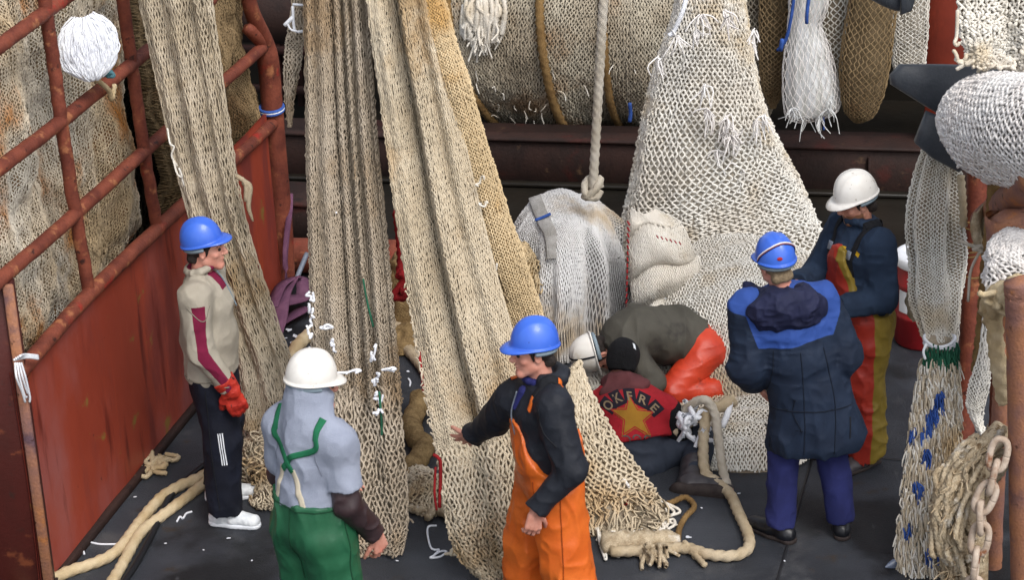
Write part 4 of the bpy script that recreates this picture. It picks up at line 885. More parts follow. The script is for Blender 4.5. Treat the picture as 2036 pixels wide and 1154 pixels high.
bt = garment('boot', [c_(J['ankR']+kd*.17, J['ankR'], .086, .074, k=.02), c_(J['ankR'], J['ankR']+td*.05-kd*.01, .074, .072, k=.03), c_(J['ankR']+td*.03-kd*.0, J['toeR']-td*.04-kd*.0, .070, .062, k=.03), ('cut', J['ankR']-kd*.055, -kd), ('fold', .005, (20, 20, 20), 2.)], 'rubber_boot', g.root, .006)
garment('sole', [c_(J['ankR']-kd*.050-td*.045, J['toeR']-kd*.046-td*.035, .072, .074, k=.02, side=kd, f=.62)], 'sole', bt, .006)
garment('boot', [c_(J['ankL'], J['ankL']+nrm(J['kneL']-J['ankL'])*.2, .06, .07, k=.02), c_(J['ankL'], J['toeL'], .06, .05, k=.02)], 'rubber_boot', g.root, .007)
# lettering, star and lower lettering on the back of the vest
org = J['chest']+up_b*.015-fb*.3+g.r*.012; down = fb
def arc_text(txt, rad, size, span, a_mid=0.):
    Vs = []; n = len(txt)
    for i, ch in enumerate(txt):
        a = math.radians(a_mid+(i-(n-1)/2)*span); V, F = text_mesh(ch, size); V = V-[0, size*.35]; c, s_ = math.cos(-a), math.sin(-a)
        V = np.stack([V[:, 0]*c-V[:, 1]*s_+rad*math.sin(a), V[:, 0]*s_+V[:, 1]*c+rad*(math.cos(a)-1)], -1); Vs.append((V, F))
    return Vs
def lay(name, V, F, m, lift, dy=0., dx=0.): return decal(name, vs, np.asarray(V)+[dx, dy], F, org, g.r, up_b, fb, m, vs, lift)
M_['patch'] = cloth('navy_patch', (.12, .10, .14), (.10, .08, .12), .9); M_['letter'] = cloth('beige_letter', (.54, .47, .38), (.42, .36, .29), .9); M_['star'] = cloth('gold_star', (.58, .42, .14), (.48, .34, .11), .9); M_['grey_letter'] = cloth('grey_letter', (.36, .31, .31), (.3, .26, .26), .9)
for V, F in arc_text('OKFRE', .18, .074, 24.):
    c = V.mean(0); w, h = .034, .046; ang = math.atan2(c[0], .17+c[1]); R2 = np.array([[math.cos(ang), -math.sin(ang)], [math.sin(ang), math.cos(ang)]])
    pv, pf = poly2(np.array([(-w, -h), (w, -h), (w*1.05, h), (-w*1.05, h)])@R2+c, 5); lay('patch', pv, pf, 'patch', .0025, .05)
    lay('letter', V, F, 'letter', .006, .05)
def star(R, r): return [((R if i % 2 == 0 else r)*math.sin(i*math.pi/5), (R if i % 2 == 0 else r)*math.cos(i*math.pi/5)) for i in range(10)]
for R, m, l in ((.152, 'star', .002), (.140, 'vest', .0035), (.122, 'star', .005)):
    V, F = poly2(star(R, R*.43), 5); lay('star', V, F, m, l, -.075)
for V, F in arc_text('DOCF', .5, .07, 7.): lay('letter', V, F, 'grey_letter', .003, -.2, .03)
def objs(name, parts, m, root):
    for V, F in parts: V[:, 2] = np.maximum(V[:, 2], .008)
    return [obj(name, V, F, M_[m], root) for V, F in parts]
# ------------------------------------------------------------------ light and sky
w = bpy.data.worlds.new('World'); SC.world = w; w.use_nodes = True; nt = w.node_tree; bg = nt.nodes['Background']
sky = nt.nodes.new('ShaderNodeTexSky'); sky.sky_type = 'NISHITA'; sky.sun_disc = False; EL, AZ = math.radians(52), math.radians(150)
sky.sun_elevation = EL; sky.sun_rotation = AZ; sky.dust_density = 3.; sky.air_density = 1.
hs = nt.nodes.new('ShaderNodeHueSaturation'); hs.inputs['Saturation'].default_value = .35
nt.links.new(sky.outputs[0], hs.inputs['Color']); nt.links.new(hs.outputs[0], bg.inputs['Color']); bg.inputs['Strength'].default_value = .15
ld = bpy.data.lights.new('sun', 'SUN'); ld.energy = 1.05; ld.angle = math.radians(24); ld.color = (1, .96, .9); lo = bpy.data.objects.new('sun', ld); COL.objects.link(lo)
sd_ = Vector((math.sin(AZ)*math.cos(EL), math.cos(AZ)*math.cos(EL), math.sin(EL))); lo.rotation_euler = sd_.to_track_quat('Z', 'Y').to_euler()
SC.view_settings.view_transform = 'Standard'; SC.view_settings.look = 'None'; SC.view_settings.exposure = .62
# ------------------------------------------------------------------ ship frame: A0 + s*DW along the hull, NW outward to the left, DB along the beam to the right
A0 = atz(130, 1130); DW = nrm(atz(555, 600)-A0); NW = np.array([-DW[1], DW[0], 0.]); DB = -NW; UZ = np.array([0, 0, 1.])
def onwall(px, py, off=0.):
    d = ray(px, py); p0 = A0+NW*off; return CAM+d*(((p0-CAM)@NW)/(d@NW))
def onplane(px, py, p0, n):
    d = ray(px, py); return CAM+d*(((p0-CAM)@n)/(d@n))
def SL(s, off=0., z=0.): return A0+DW*s+NW*off+UZ*z
def par(a, b, z, nx=2, ny=2):
    P = np.array([[a[0], a[1], z], [b[0], a[1], z], [b[0], b[1], z], [a[0], b[1], z]]); return P, np.array([[0, 1, 2, 3]])
# setting: water far below the rail, the working deck, a flat sheet by the beam with shade in its colour
V, F = par((-300, -200), (300, 400), -2.2); struct(obj('water', V, F, M_['water'], smooth=False))
c0, c1 = SL(-14, .25), SL(9, .25); c2, c3 = c1+DB*7.5, c0+DB*7.5
V, F = sheet(lambda u, v: (c0*(1-v[:, None])+c1*v[:, None])+DB*7.5*u[:, None], 60, 120); struct(obj('deck', V, F, M_['deck']))
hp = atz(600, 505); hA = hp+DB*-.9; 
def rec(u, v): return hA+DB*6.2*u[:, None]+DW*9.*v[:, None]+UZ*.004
V, F = sheet(rec, 8, 8); struct(obj('wet_floor', V, F, M_['wet_shade']))  # flat sheet just above the deck, its shade painted as near-black
V, F = join([box(atz(1590, 1000)+UZ*.002+DW*-.2, (.014, 5.2, .006), np.array([DB, DW, UZ])), box(atz(1650, 905)+UZ*.002, (1.5, .012, .006), np.array([DB, DW, UZ]))]); struct(obj('deck_seam', V, F, M_['hose'], smooth=False))
# far bulkhead under an added unseen roof, with upright frames
bk = atz(1000, 300, 0)+DW*1.6
bh = thing('bulkhead', 'dark red steel bulkhead with upright frames in the shade behind the net drum', 'bulkhead', bk)
V, F = box(bk+UZ*.9, (16., .06, 3.5), np.array([DB, DW, UZ]), .004); obj('plate', V, F, M_['wet_shade'], bh, smooth=False)  # plate colour already holds the shade under the overhang
for k, px in enumerate((548, 566, 590)):
    b_ = onplane(px, 60, bk-DW*.09, DW); V, F = box([b_[0], b_[1], 1.2], (.055 if k else .09, .10, 2.9), np.array([DB, DW, UZ]), .006); obj('frame', V, F, M_['darkred'], bh, smooth=False)
for py in (100, 178):
    b_ = onplane(570, py, bk-DW*.17, DW); V, F = box(b_, (.9, .05, .07), np.array([DB, DW, UZ]), .006); obj('crossbar', V, F, M_['darkred'], bh, smooth=False)
V, F = box(bk+DW*.6+UZ*2.70, (8.6, 1.6, .12), np.array([DB, DW, UZ]), .02)  # unseen roof, added to shade the drum
tag(obj('platform', V, F, M_['beam'], smooth=False), 'rusty steel platform roofing over the net drum', 'platform')
# gantry the nets hang from, above the picture
gy = at(760, 0, 12.35); gz = 3.95
gt = thing('gantry', 'tall red tubular gantry from which the long nets are hung', 'gantry', [gy[0], gy[1], 0])
V, F = tube([[-4.2, 12.9, gz], [0, 12.6, gz], [4.4, 12.3, gz]], .11, 16); obj('crossbar', V, F, M_['redpipe'], gt)
for x, y in ((-4.2, 12.9), (4.4, 12.3)): V, F = tube([[x, y, 0], [x, y, gz]], .12, 16); obj('leg', V, F, M_['redpipe'], gt)
# ------------------------------------------------------------------ left bulwark with its rail frame
zt = float(onwall(180, 583)[2]); s_end = float((onwall(560, 560)-A0)@DW)
bw = thing('bulwark', 'scuffed red steel bulwark plate with a rusty pipe rail frame along the deck edge', 'bulwark', A0)
def plate(u, v):
    s = -.3+(s_end+.3)*u; return A0+DW*s[:, None]+UZ*(zt*v)[:, None]+NW*(.012*np.sin(s*5.3)*np.sin(v*3.1)+.006*sn(np.stack([s*3, v*2, s*0], -1)))[:, None]
V, F = sheet(plate, 120, 24); V2 = V+NW*.012; obj('plate', *join([(V, F), (V2, F[:, ::-1])]), M_['red'], bw)
V, F = box(SL((s_end-.3)/2, -.012, .02), (s_end+.2, .05, .05), np.array([DW, -NW, UZ]), .006); obj('foot_weld', V, F, M_['beam'], bw)
def pipe(p, r, m='redpipe', name='rail', parent=None, seg=40):
    p = np.asarray(p, float); q = spl(p)(np.linspace(0, 1, seg)); q = q+np.random.default_rng(int(r*1e4)+len(p)).normal(0, .0012, q.shape)
    V, F = tube(q, r, 14, res=seg*2); return obj(name, V, F, M_[m], parent)
R0 = .040
pipe([onwall(40, 740, -.01), onwall(180, 583, -.01), onwall(360, 412, -.01), onwall(545, 243, -.01)], R0+.004, name='top_rail', parent=bw)
pipe([onwall(-30, 583), onwall(150, 425), onwall(290, 298), onwall(420, 184), onwall(524, 92)], R0, parent=bw)
pipe([onwall(-30, 356), onwall(125, 238), onwall(265, 124), onwall(420, -2)], R0, parent=bw)
pipe([onwall(-30, 112), onwall(60, 46), onwall(150, -20)], R0, parent=bw)
pipe([onwall(84, -30), onwall(107, 130), onwall(130, 300), onwall(178, 588)], R0*.95, name='post', parent=bw)
pipe([onwall(240, -30), onwall(262, 130), onwall(285, 290), onwall(312, 452)], R0*.95, name='post', parent=bw)
q0 = [onwall(488, -40), onwall(500, 20), onwall(524, 78), onwall(531, 110), onwall(537, 160), onwall(548, 300), onwall(560, 440), onwall(566, 560)]
V, F = tube(spl(q0)(np.linspace(0, 1, 60)), [.05]*2+[.055]*6, 16, res=90) if 0 else tube(q0, [.052, .052, .060, .074, .074, .074, .074, .074], 16, res=110); obj('end_post', V, F, M_['redpipe'], bw)
pipe([onwall(489, 52, .05), onwall(500, 62, .02), onwall(527, 92)], .045, name='brace', parent=bw, seg=12)
wl = thing('cord', 'blue and white cord whipped round the far bulwark post', 'cord', onwall(540, 222, -.075))
pc = onwall(540, 216); V, F = join([tube([pc+.080*(math.cos(a)*DW+math.sin(a)*NW)+UZ*(.018*k+.01*math.cos(a)) for a in np.linspace(0, 2*math.pi, 20)], .011, 6) for k in (-.6, .6)]); o_ = obj('lashing', V, F, M_['twine_blue'], wl)
V, F = tube([pc+.082*(math.cos(a)*DW+math.sin(a)*NW)+UZ*(.01*math.cos(a)) for a in np.linspace(0, 2*math.pi, 20)], .008, 6); obj('lashing', V, F, M_['twine_white'], wl)
# near end: flat box column across the end of the plate
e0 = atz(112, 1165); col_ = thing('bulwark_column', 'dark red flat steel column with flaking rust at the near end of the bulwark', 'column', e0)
V, F = box(e0+np.array([-.30, -.04, .93]), (.60, .10, 1.86), np.array([[1, 0, 0], [0, 1, 0], [0, 0, 1.]]), .008); obj('plate', V, F, M_['column_shaded'], col_)
V, F = box(e0+np.array([-.015, -.105, .93]), (.055, .03, 1.87), None, .006); obj('flange', V, F, M_['rust'], col_)
# white twine tied to the rail end
tw = thing('white_twine', 'white twine lashed round the near end of the bulwark top rail with loose ends', 'twine', onwall(62, 735, -.07))
pa, pb = onwall(28, 716, -.08), onwall(76, 714, -.09)
V, F = join([tube([pa+UZ*k*.008-NW*.012*k, (pa+pb)/2+UZ*(.01+k*.006), pb+UZ*(k*.006)], .007, 6) for k in range(4)]); obj('lashing', V, F, M_['twine_white'], tw)
objs('loose_end', [tube([onwall(30+4*k, 722, -.09), onwall(33+6*k, 752, -.10), onwall(44+5*k, 780+8*(k % 2), -.09), onwall(50+3*k, 800-10*(k % 3), -.08)], .006, 6) for k in range(4)], 'twine_white', tw)
# ------------------------------------------------------------------ net things
def net_thing(name, label, loc, group=None, cat='net'): return thing(name, label, cat, loc, group)
def add_net(root, S, nu, nv, r, mt, ml, off=.014, part='netting', lres=None, closed=False, flip=None, nolin=False, **kw):
    flip = auto_flip(S, closed); off = min(off, .02)
    V, F = strands(S, nu, nv, r, closed=closed, flip=flip, **kw); o = obj(part, V, F, M_[mt], root)
    if not nolin:
        V, F = lining(S, *(lres or (max(24, nu), max(24, nv//2))), off, closed, flip); obj('inner_layers', V, F, M_[ml], o)
    return o
def wob(amp, f, seed): return lambda P: amp*sn(P, f, seed)
# --- nets stowed outside the left rails
def stow(s0, s1, z0, z1, off, bul, seed):
    def S(u, v):
        s = s0+(s1-s0)*u; z = z1+(z0-z1)*v; e = np.clip(1-np.abs(2*u-1)**8, 0, 1)**.5; g_ = np.clip(1-np.abs(2*v-1)**8, 0, 1)**.5
        P0 = np.stack([s*2.2, z*1.6, s*0+seed], -1); b = off-bul*(e*g_-1)*-1*0+bul*(1-e*g_)+.10*sn(P0, 1.)+.05*sn(P0, 2.6)+.018*sn(P0, 7.)
        return A0+DW*s[:, None]+UZ*(z+.05*np.sin(s*3+seed))[:, None]+NW*b[:, None]
    return S
sB = float((onwall(298, 440, .2)-A0)@DW)+.28; sA = float((onwall(-120, 500, .2)-A0)@DW)-.6
n1 = net_thing('stowed_net', 'big net stained white and ochre stowed behind the near rails', SL((sA+sB)/2, .3, zt-.3))
S = stow(sA, sB, zt-.45, 4.4, .20, .35, 1.); add_net(n1, S, 250, 300, .0048, 'net_ochre', 'lin_ochre', .012, amp=.7, jit=.08, seed=4)
sC = float((onwall(420, 150, .2)-A0)@DW); sD = float((onwall(497, 150, .2)-A0)@DW)
n2 = net_thing('stowed_net', 'brown net bundle stowed behind the far rails next to the end post', SL((sC+sD)/2, .3, zt-.2))
S = stow(sC-.5, sD, zt-.45, 3.0, .16, .35, 5.); add_net(n2, S, 110, 190, .0046, 'net_brown', 'lin_brown', .012, amp=.7, jit=.08, seed=5)
n3 = net_thing('stowed_net', 'dark net pile in the gap between the two stowed nets', SL((sB+sC)/2, .6, zt-.6))
S = stow(sB-.6, sC+.6, zt-.9, 2.6, .75, .3, 9.); add_net(n3, S, 60, 80, .006, 'net_dark', 'lin_dark', .02, seed=6)  # net added to keep the gap dark, low light painted in
for q_ in (n1, n2, n3): q_['group'] = 'nets stowed outside the left rails'
# white twine bundle with a teal lashing, tied to the rail
bc = onwall(176, 96, -.10); ax_ = np.array([nrm([1, .30, .1]), nrm([-.06, .1, 1]), nrm([.2, -.95, .1])])
wb = thing('twine_bundle', 'round bundle of white twine tied with teal cord to the near rail', 'twine bundle', bc)
g_ = np.random.default_rng(5); parts = []
for k in range(260):
    a = g_.uniform(-1, 1); x0 = a*.165; pts = []; k_ = g_.uniform(.82, 1.06)
    for t in np.linspace(-1, 1, 9):
        wdt = math.sqrt(max(.0, 1-(t*.96)**2))**.8; pts.append(bc+ax_[0]*(x0*wdt+.005*g_.normal())+ax_[1]*(t*.170*k_+.015*a*a)+ax_[2]*(.05*math.sqrt(max(0, 1-a*a*.9))*wdt+.007*g_.normal()))
    parts.append(tube(pts, .0046, 5, res=14))
obj('strands', *join(parts), M_['twine_white'], wb)
lb_ = onwall(203, 145, -.07); V, F = join([scribble(lb_, (.15, .1, .07), .012, 26, 3), scribble(lb_+UZ*.01, (.14, .09, .06), .011, 22, 8)]); obj('lashing', V, F, M_['twine_teal'], wb)
V, F = tube([onwall(165, 150, -.08), onwall(190, 158, -.09), onwall(215, 178, -.08), onwall(222, 196, -.07), onwall(228, 168, -.07)], .012, 8, 3); obj('tie_rope', V, F, M_['rope_straw'], wb)
# --- long net hung at the left, its foot gathered on deck
def ridge(u, spec): return sum(a*np.exp(-((u-c)/w_)**2) for c, w_, a in spec)
def nz(u, v, f1, f2, a, s): return a*sn(np.stack([u*f1, v*f2, u*0+s], -1))
top13 = [13.1, 13.05, 13.0, 12.95, 12.9, 12.82, 12.76]
h1 = net_thing('hanging_net', 'long pale net with slack loose twine hanging in front of the left bulwark', atz(560, 900))
S = ribbon([(240, -150), (275, 0), (318, 200), (366, 400), (425, 600), (470, 740), (476, 850)], [(412, -150), (424, 0), (452, 200), (482, 400), (536, 590), (588, 740), (606, 860)], top13,
           lambda u, v: ridge(u, [(.16, .10, .07), (.5, .13, .13), (.80, .07, .10), (.95, .05, .05)])*(1-.45*v)+nz(u, v, 5, 9, .02, 1)+nz(u, v, 16, 30, .012, 2))
add_net(h1, S, 56, 100, .0050, 'net_beige', 'lin_beige', .014, amp=.74, jit=.10, seed=11, lres=(70, 90))
objs('loose_twine', [tube([at(333, 255, 12.85), at(338, 285, 12.8), at(346, 292, 12.8), at(341, 310, 12.8), at(352, 330, 12.8)], .006, 5), tube([at(345, 320, 12.8), at(352, 345, 12.78), at(362, 352, 12.78), at(356, 335, 12.78), at(366, 370, 12.8)], .006, 5)], 'net_white', h1)
V, F = join([tube([at(484, 362, 12.8), at(497, 372, 12.78), at(494, 410, 12.77), at(503, 440, 12.76)], [.02, .016, .014, .006], 6), tube([at(470, 350, 12.8), at(488, 364, 12.78), at(489, 400, 12.77)], .014, 6)]); obj('frayed_end', V, F, M_['rope_tan'], h1)
ha = atz(540, 955); ha[2] = 0
hp1 = net_thing('net_heap', 'matted tan net heap on deck at the foot of the left hanging net', ha, cat='net heap')
def rough_(a, f, s): return lambda P, u, v: np.stack([a*sn(P, f, s), a*sn(P, f, s+1), a*1.1*sn(P, f, s+2)], -1)+np.stack([a*.5*sn(P, f*2.7, s+3), a*.5*sn(P, f*2.7, s+4), a*.6*sn(P, f*2.7, s+5)], -1)
S = moundS(atz(543, 905), .27, .42, .34, 0, rough_(.07, 5, 3)); add_net(hp1, S, 46, 60, .006, 'net_tan', 'lin_beige', .02, amp=1., jit=.35, seed=12, lift=1.6)
S = moundS(atz(560, 985), .18, .24, .16, 0, rough_(.05, 7, 8)); add_net(hp1, S, 32, 36, .006, 'net_tan', 'lin_beige', .02, amp=1., jit=.4, seed=13, lift=2.)
g_ = np.random.default_rng(4); objs('loose_twine', [scribble(atz(500+70*g_.random(), 860+130*g_.random())+UZ*(.25*g_.random()+.05), (.2, .16, .12), .006, 16, k+40) for k in range(22)], 'net_tan', hp1)
# --- middle hanging net of rolled folds with white ties
Yt = [12.45, 12.40, 12.30, 12.18, 12.06, 11.96]
h2 = net_thing('hanging_net', 'narrow brown-grey net in rolled vertical folds with white ties, hanging in the middle', atz(730, 1095))
folds2 = [(.07, .055, .075), (.30, .13, .10), (.52, .05, .08), (.66, .035, .10), (.82, .07, .11), (.97, .03, .05)]
S = ribbon([(596, -160), (604, 0), (608, 250), (614, 480), (618, 640), (622, 800)], [(716, -160), (732, 0), (750, 250), (772, 480), (786, 640), (800, 800)], Yt, lambda u, v: ridge(u, folds2)+nz(u, v, 8, 8, .012, 3)-.03*np.exp(-((u-.44)/.02)**2))
add_net(h2, S, 70, 190, .0045, 'net_grey', 'lin_grey', .014, amp=.7, jit=.07, seed=21, lres=(120, 60))
S = ribbon([(618, 755), (624, 860), (632, 960), (640, 1060), (660, 1112)], [(792, 760), (802, 860), (808, 950), (812, 1040), (800, 1100)], [11.96, 11.88, 11.80, 11.74, 11.70], lambda u, v: ridge(u, [(.1, .08, .05), (.33, .1, .07), (.52, .05, .05), (.85, .1, .08)])*(1-.5*v)+nz(u, v, 9, 7, .025, 4))
add_net(h2, S, 40, 32, .0055, 'net_grey', 'lin_grey', .03, part='coarse_skirt', flip=True, amp=.95, jit=.22, seed=22, knots=True, lift=1., lres=(60, 40))
g_ = np.random.default_rng(14); objs('loose_twine', [scribble(atz(700+100*g_.random(), 1030+60*g_.random())+UZ*.05, (.22, .16, .10), .0065, 16, k+70) for k in range(14)], 'net_grey', h2)
def tie(root, x, y, Y, w_=.05, h_=.05, k=10, seed=1, m='twine_white', r=.007):
    V, F = scribble(at(x, y, Y), (w_, .05, h_), r, k, seed); return obj('tie', V, F, M_[m], root)
for i, (x, y, w_, h_, k) in enumerate([(618, 590, .05, .11, 10), (617, 615, .03, .10, 8), (618, 640, .05, .09, 14), (616, 665, .05, .08, 14), (614, 700, .03, .09, 8), (648, 650, .13, .05, 16), (662, 688, .06, .08, 14), (742, 705, .05, .10, 16), (748, 755, .06, .13, 22), (750, 790, .06, .10, 20), (752, 820, .05, .07, 14), (655, 416, .08, .05, 9), (698, 740, .16, .03, 10), (775, 735, .14, .03, 12)]): tie(h2, x, y, 12.05-.0012*(y-600)-.10, w_, h_, k, i+3)
objs('green_twine', [tube([at(754, 780, 11.72), at(758, 830, 11.70), at(759, 866, 11.70)], .007, 6), tube([at(722, 555, 12.0), at(730, 600, 11.98), at(742, 650, 11.97)], .006, 6)], 'twine_green', h2)
V, F = join([tube([at(566, 50, 12.5), at(582, 34, 12.5)], .012, 6), tube([at(582, 12, 12.5), at(584, 50, 12.5), at(588, 62, 12.5), at(602, 62, 12.5)], .008, 6), tube([at(571, 45, 12.5), at(578, 58, 12.48), at(592, 62, 12.48)], .006, 6), tube([at(582, 8, 12.5), at(604, 10, 12.5)], .007, 6)]); obj('wire_tie', V, F, M_['twine_white'], h2)
S = ribbon([(578, -120), (580, 0), (570, 70), (565, 120), (566, 190), (574, 250)], [(606, -120), (606, 0), (604, 70), (600, 120), (586, 190), (580, 250)], [12.6]*6, lambda u, v: .04*np.sin(u*math.pi)+nz(u, v, 3, 8, .012, 4)); add_net(h2, S, 10, 60, .0055, 'net_grey', 'lin_grey', .015, part='side_flap', flip=True, seed=23)
# --- wide central net and its golden rolled edge
Yc = [12.35, 12.28, 12.18, 12.05, 11.88, 11.68, 11.55, 11.50]
h3 = net_thing('hanging_net', 'wide straw-coloured net with two deep folds, the one touched by the man in orange', atz(930, 1130))
folds3 = [(.02, .05, .03), (.17, .14, .09), (.52, .06, .15), (.62, .06, .06), (.84, .10, .05)]
S = ribbon([(716, -160), (730, 0), (762, 240), (792, 460), (828, 680), (862, 860), (872, 925), (878, 960)], [(856, -160), (866, 0), (912, 220), (952, 400), (1000, 590), (1050, 760), (1075, 880), (1085, 960)], Yc,
           lambda u, v: ridge(u, folds3)*(1-.25*v)+nz(u, v, 6, 9, .02, 6)+nz(u, v, 3, 40, .006, 7)-.06*np.exp(-((u-.44)/.035)**2))
add_net(h3, S, 84, 220, .0046, 'net_tan', 'lin_beige', .014, amp=.72, jit=.07, seed=31, lres=(120, 80))
S = ribbon([(868, 890), (880, 960), (888, 1030), (905, 1090), (950, 1150)], [(1070, 850), (1090, 930), (1100, 1010), (1100, 1090), (1090, 1170)], [11.58, 11.50, 11.44, 11.42, 11.40], lambda u, v: (ridge(u, [(.15, .12, .06), (.5, .1, .10), (.82, .12, .07)])+.10*np.sin(v*math.pi))*(1-.4*v)+nz(u, v, 7, 7, .025, 8))
add_net(h3, S, 50, 30, .0062, 'net_tan', 'lin_beige', .03, part='coarse_skirt', flip=True, amp=.92, jit=.2, seed=32, knots=True, lift=1., lres=(60, 40))
S = pipeS([at(848, -160, 12.35), at(858, 0, 12.3), at(893, 140, 12.25), at(938, 300, 12.2), at(985, 460, 12.12), at(1030, 600, 12.05), at(1066, 700, 12.0)], [.065, .072, .082, .09, .098, .105, .09], 1., lambda u, v: nz(np.cos(u*6.28), v, 1.5, 14, .09, 9))
add_net(h3, S, 56, 260, .0048, 'net_gold', 'lin_gold', .01, part='rolled_edge', closed=True, amp=.6, jit=.08, seed=33, lres=(26, 60))
g_ = np.random.default_rng(9); prt = []
for k in range(22):
    y = 570+17.5*k; x = np.interp(y, [560, 680, 860, 960], [806, 826, 860, 878]); 
    prt.append(scribble(at(x, y, np.interp(y, [560, 960], [11.9, 11.46])), (.03, .03, .07), .004, 7, k+100))
objs('edge_lacing', prt, 'net_beige', h3)
objs('red_twine', [tube([at(833, 700, 11.75), at(838, 740, 11.72), at(842, 780, 11.7)], .008, 6), tube([at(862, 905, 11.44), at(872, 912, 11.42), at(876, 930, 11.42), at(874, 1010, 11.4)], .010, 6), tube([at(866, 930, 11.42), at(864, 980, 11.4), at(868, 1015, 11.4)], .007, 6)], 'twine_red', h3)
for i, (x, y) in enumerate([(955, 360), (962, 405), (985, 530), (992, 570)]): tie(h3, x, y, 12.0, .05, .07, 8, i+60, 'net_white', .006)
V, F = join([scribble(atz(925, 1110)+UZ*.05, (.26, .2, .1), .009, 30, 5), scribble(atz(965, 1135)+UZ*.05, (.26, .16, .1), .009, 30, 6), scribble(atz(1000, 1140)+UZ*.06, (.26, .16, .1), .009, 30, 7)]); V[:, 2] = np.maximum(V[:, 2], .01); obj('loose_twine', V, F, M_['net_tan'], h3)
# --- net spread from behind the man in orange to the frayed foot
h4 = net_thing('spread_net', 'coarse tan net spread over the deck with frayed ends beside the man in orange', atz(1230, 1010), cat='net')
S = ribbon([(1125, 740), (1120, 840), (1120, 930), (1130, 1010), (1150, 1060)], [(1152, 715), (1195, 815), (1250, 900), (1298, 965), (1315, 1010)], [12.30, 12.22, 12.12, 12.0, 11.9], lambda u, v: .10*np.sin(u*math.pi)*(.4+v)+nz(u, v, 5, 6, .03, 12), [12.50, 12.34, 12.20, 12.10, 12.02])
add_net(h4, S, 24, 38, .0068, 'net_tan', 'lin_beige', .035, flip=True, amp=.92, jit=.2, seed=41, knots=True, lift=1., lres=(40, 40))
S = moundS(atz(1225, 1030), .28, .23, .20, -.3, rough_(.05, 7, 5)); add_net(h4, S, 34, 26, .0068, 'net_tan', 'lin_beige', .02, part='bunched_foot', amp=1., jit=.4, lift=1.5, seed=42)
g_ = np.random.default_rng(77); prt = []
for k in range(34):
    t = g_.random(); p = atz(1165+150*t, 1030+40*g_.random()-20*t)+UZ*.05; a = g_.uniform(-1.9, -.3); L = g_.uniform(.1, .22); q = p+np.array([math.cos(a)*L*.6, math.sin(a)*L*.7, -.03]); e = q+np.array([g_.normal(0, .05), -.05, 0]); q[2] = max(q[2], .012); e[2] = .012
    prt.append(tube([p, q, e], [.009, .009, .007], 6))
for pts in ([(1290, 980), (1318, 1010), (1326, 1030), (1318, 1034), (1300, 1015)], [(1300, 1060), (1335, 1040), (1342, 1050), (1328, 1060)], [(1285, 1040), (1310, 1062), (1330, 1048)], [(1195, 1095), (1205, 1120), (1200, 1080)], [(1210, 1080), (1225, 1110), (1232, 1114)]): prt.append(tube([atz(*q)+UZ*.02 for q in pts], .009, 6))
obj('frayed_ends', *join(prt), M_['net_white'], h4)
V, F = join([fringe([atz(1200, 990)+UZ*.2, atz(1220, 1010)+UZ*.18, atz(1180, 970)+UZ*.2], [.6, -.6, .1], .10, .012, 26, .5, 4)]); obj('white_wool', V, F, M_['net_bright'], h4)
V, F = tube([atz(1228, 1052)+UZ*.10, atz(1243, 1045)+UZ*.13, atz(1250, 1036)+UZ*.13, atz(1238, 1028)+UZ*.13, atz(1226, 1040)+UZ*.11], .014, 6); obj('red_twine', V, F, M_['twine_red'], h4)
# small net by the kneeling man's helmet
S = moundS(atz(1178, 850)+np.array([0, .25, 0]), .15, .18, .42, .2, rough_(.05, 5, 15)); h5 = net_thing('net_heap', 'small bunched white net beside the kneeling man\'s helmet', atz(1185, 830), cat='net heap'); add_net(h5, S, 30, 34, .006, 'net_white', 'lin_beige', .02, amp=.95, jit=.25, seed=45, knots=True)
# --- white fine net draped as a block
ctr = atz(1140, 690); ctr[2] = 0
h6 = net_thing('draped_net', 'fine white net draped over a tall block shape with a strap across its top', ctr)
def fold6(P, u, v):
    U = 2*u-1; Vv = 2*v-1; an = np.arctan2(Vv, U); rho = np.minimum(np.hypot(U, Vv), 1); r_ = rho**3*(.05*np.sin(an*9+2*np.sin(an*2+1))+.03*np.sin(an*17+1)); d = np.stack([np.cos(an), np.sin(an), an*0], -1)*r_[:, None]
    d[:, 2] = .07*sn(P, 3, 19)*(rho < .97)-.07*np.clip(-U, 0, 1)-.05*np.exp(-((U-.25)/.12)**2)*(1-rho); d[:, 0] += .03*sn(P, 4, 20); return d
blk = moundS(ctr+np.array([-.03, .28, 0]), .46, .50, .93, .1, fold6, 3.6, .5)
add_net(h6, blk, 110, 120, .0050, 'net_pale', 'lin_pale', .014, amp=.85, jit=.05, lift=.3, seed=51, lres=(110, 110))
v_ = np.linspace(.60, .12, 9); u_ = np.linspace(.33, .36, 9); P = blk(u_, v_)+surf_normal(blk, u_, v_, auto_flip(blk, False))*.018
def band(P, w_, m, root, name='strap', th=.012, wob_=0.):
    q = spl(P)(np.linspace(0, 1, 40)); T = nrm(np.gradient(q, axis=0)); A = nrm(np.cross(T, nrm(CAM-q))); N_ = np.cross(A, T)
    rows = [q+A*w_*k+N_*z for k, z in ((-.5, 0), (-.45, th), (.45, th), (.5, 0), (.45, -th), (-.45, -th))]; rows = np.array(rows); n_ = 40; V = rows.reshape(-1, 3); i = np.arange(6)[:, None]*n_; i2 = (np.arange(6)+1)[:, None] % 6*n_; j = np.arange(n_-1)[None]
    F = np.stack([i+j, i2+j, i2+j+1, i+j+1], -1).reshape(-1, 4); return obj(name, V, F, M_[m], root)
band(P, .085, 'lin_pale', h6, th=.006)
V, F = tube([P[4]+[-.05, -.025, -.01], P[4]+[0, -.03, .01], P[4]+[.05, -.025, .03]], .010, 6); obj('blue_lashing', V, F, M_['twine_blue'], h6)
V, F = join([tube([at(1247, 440+k*12, 13.9), at(1252-k*.6, 448+k*12, 13.88)], .006, 5) for k in range(16)]); obj('red_stitching', V, F, M_['twine_red'], h6)
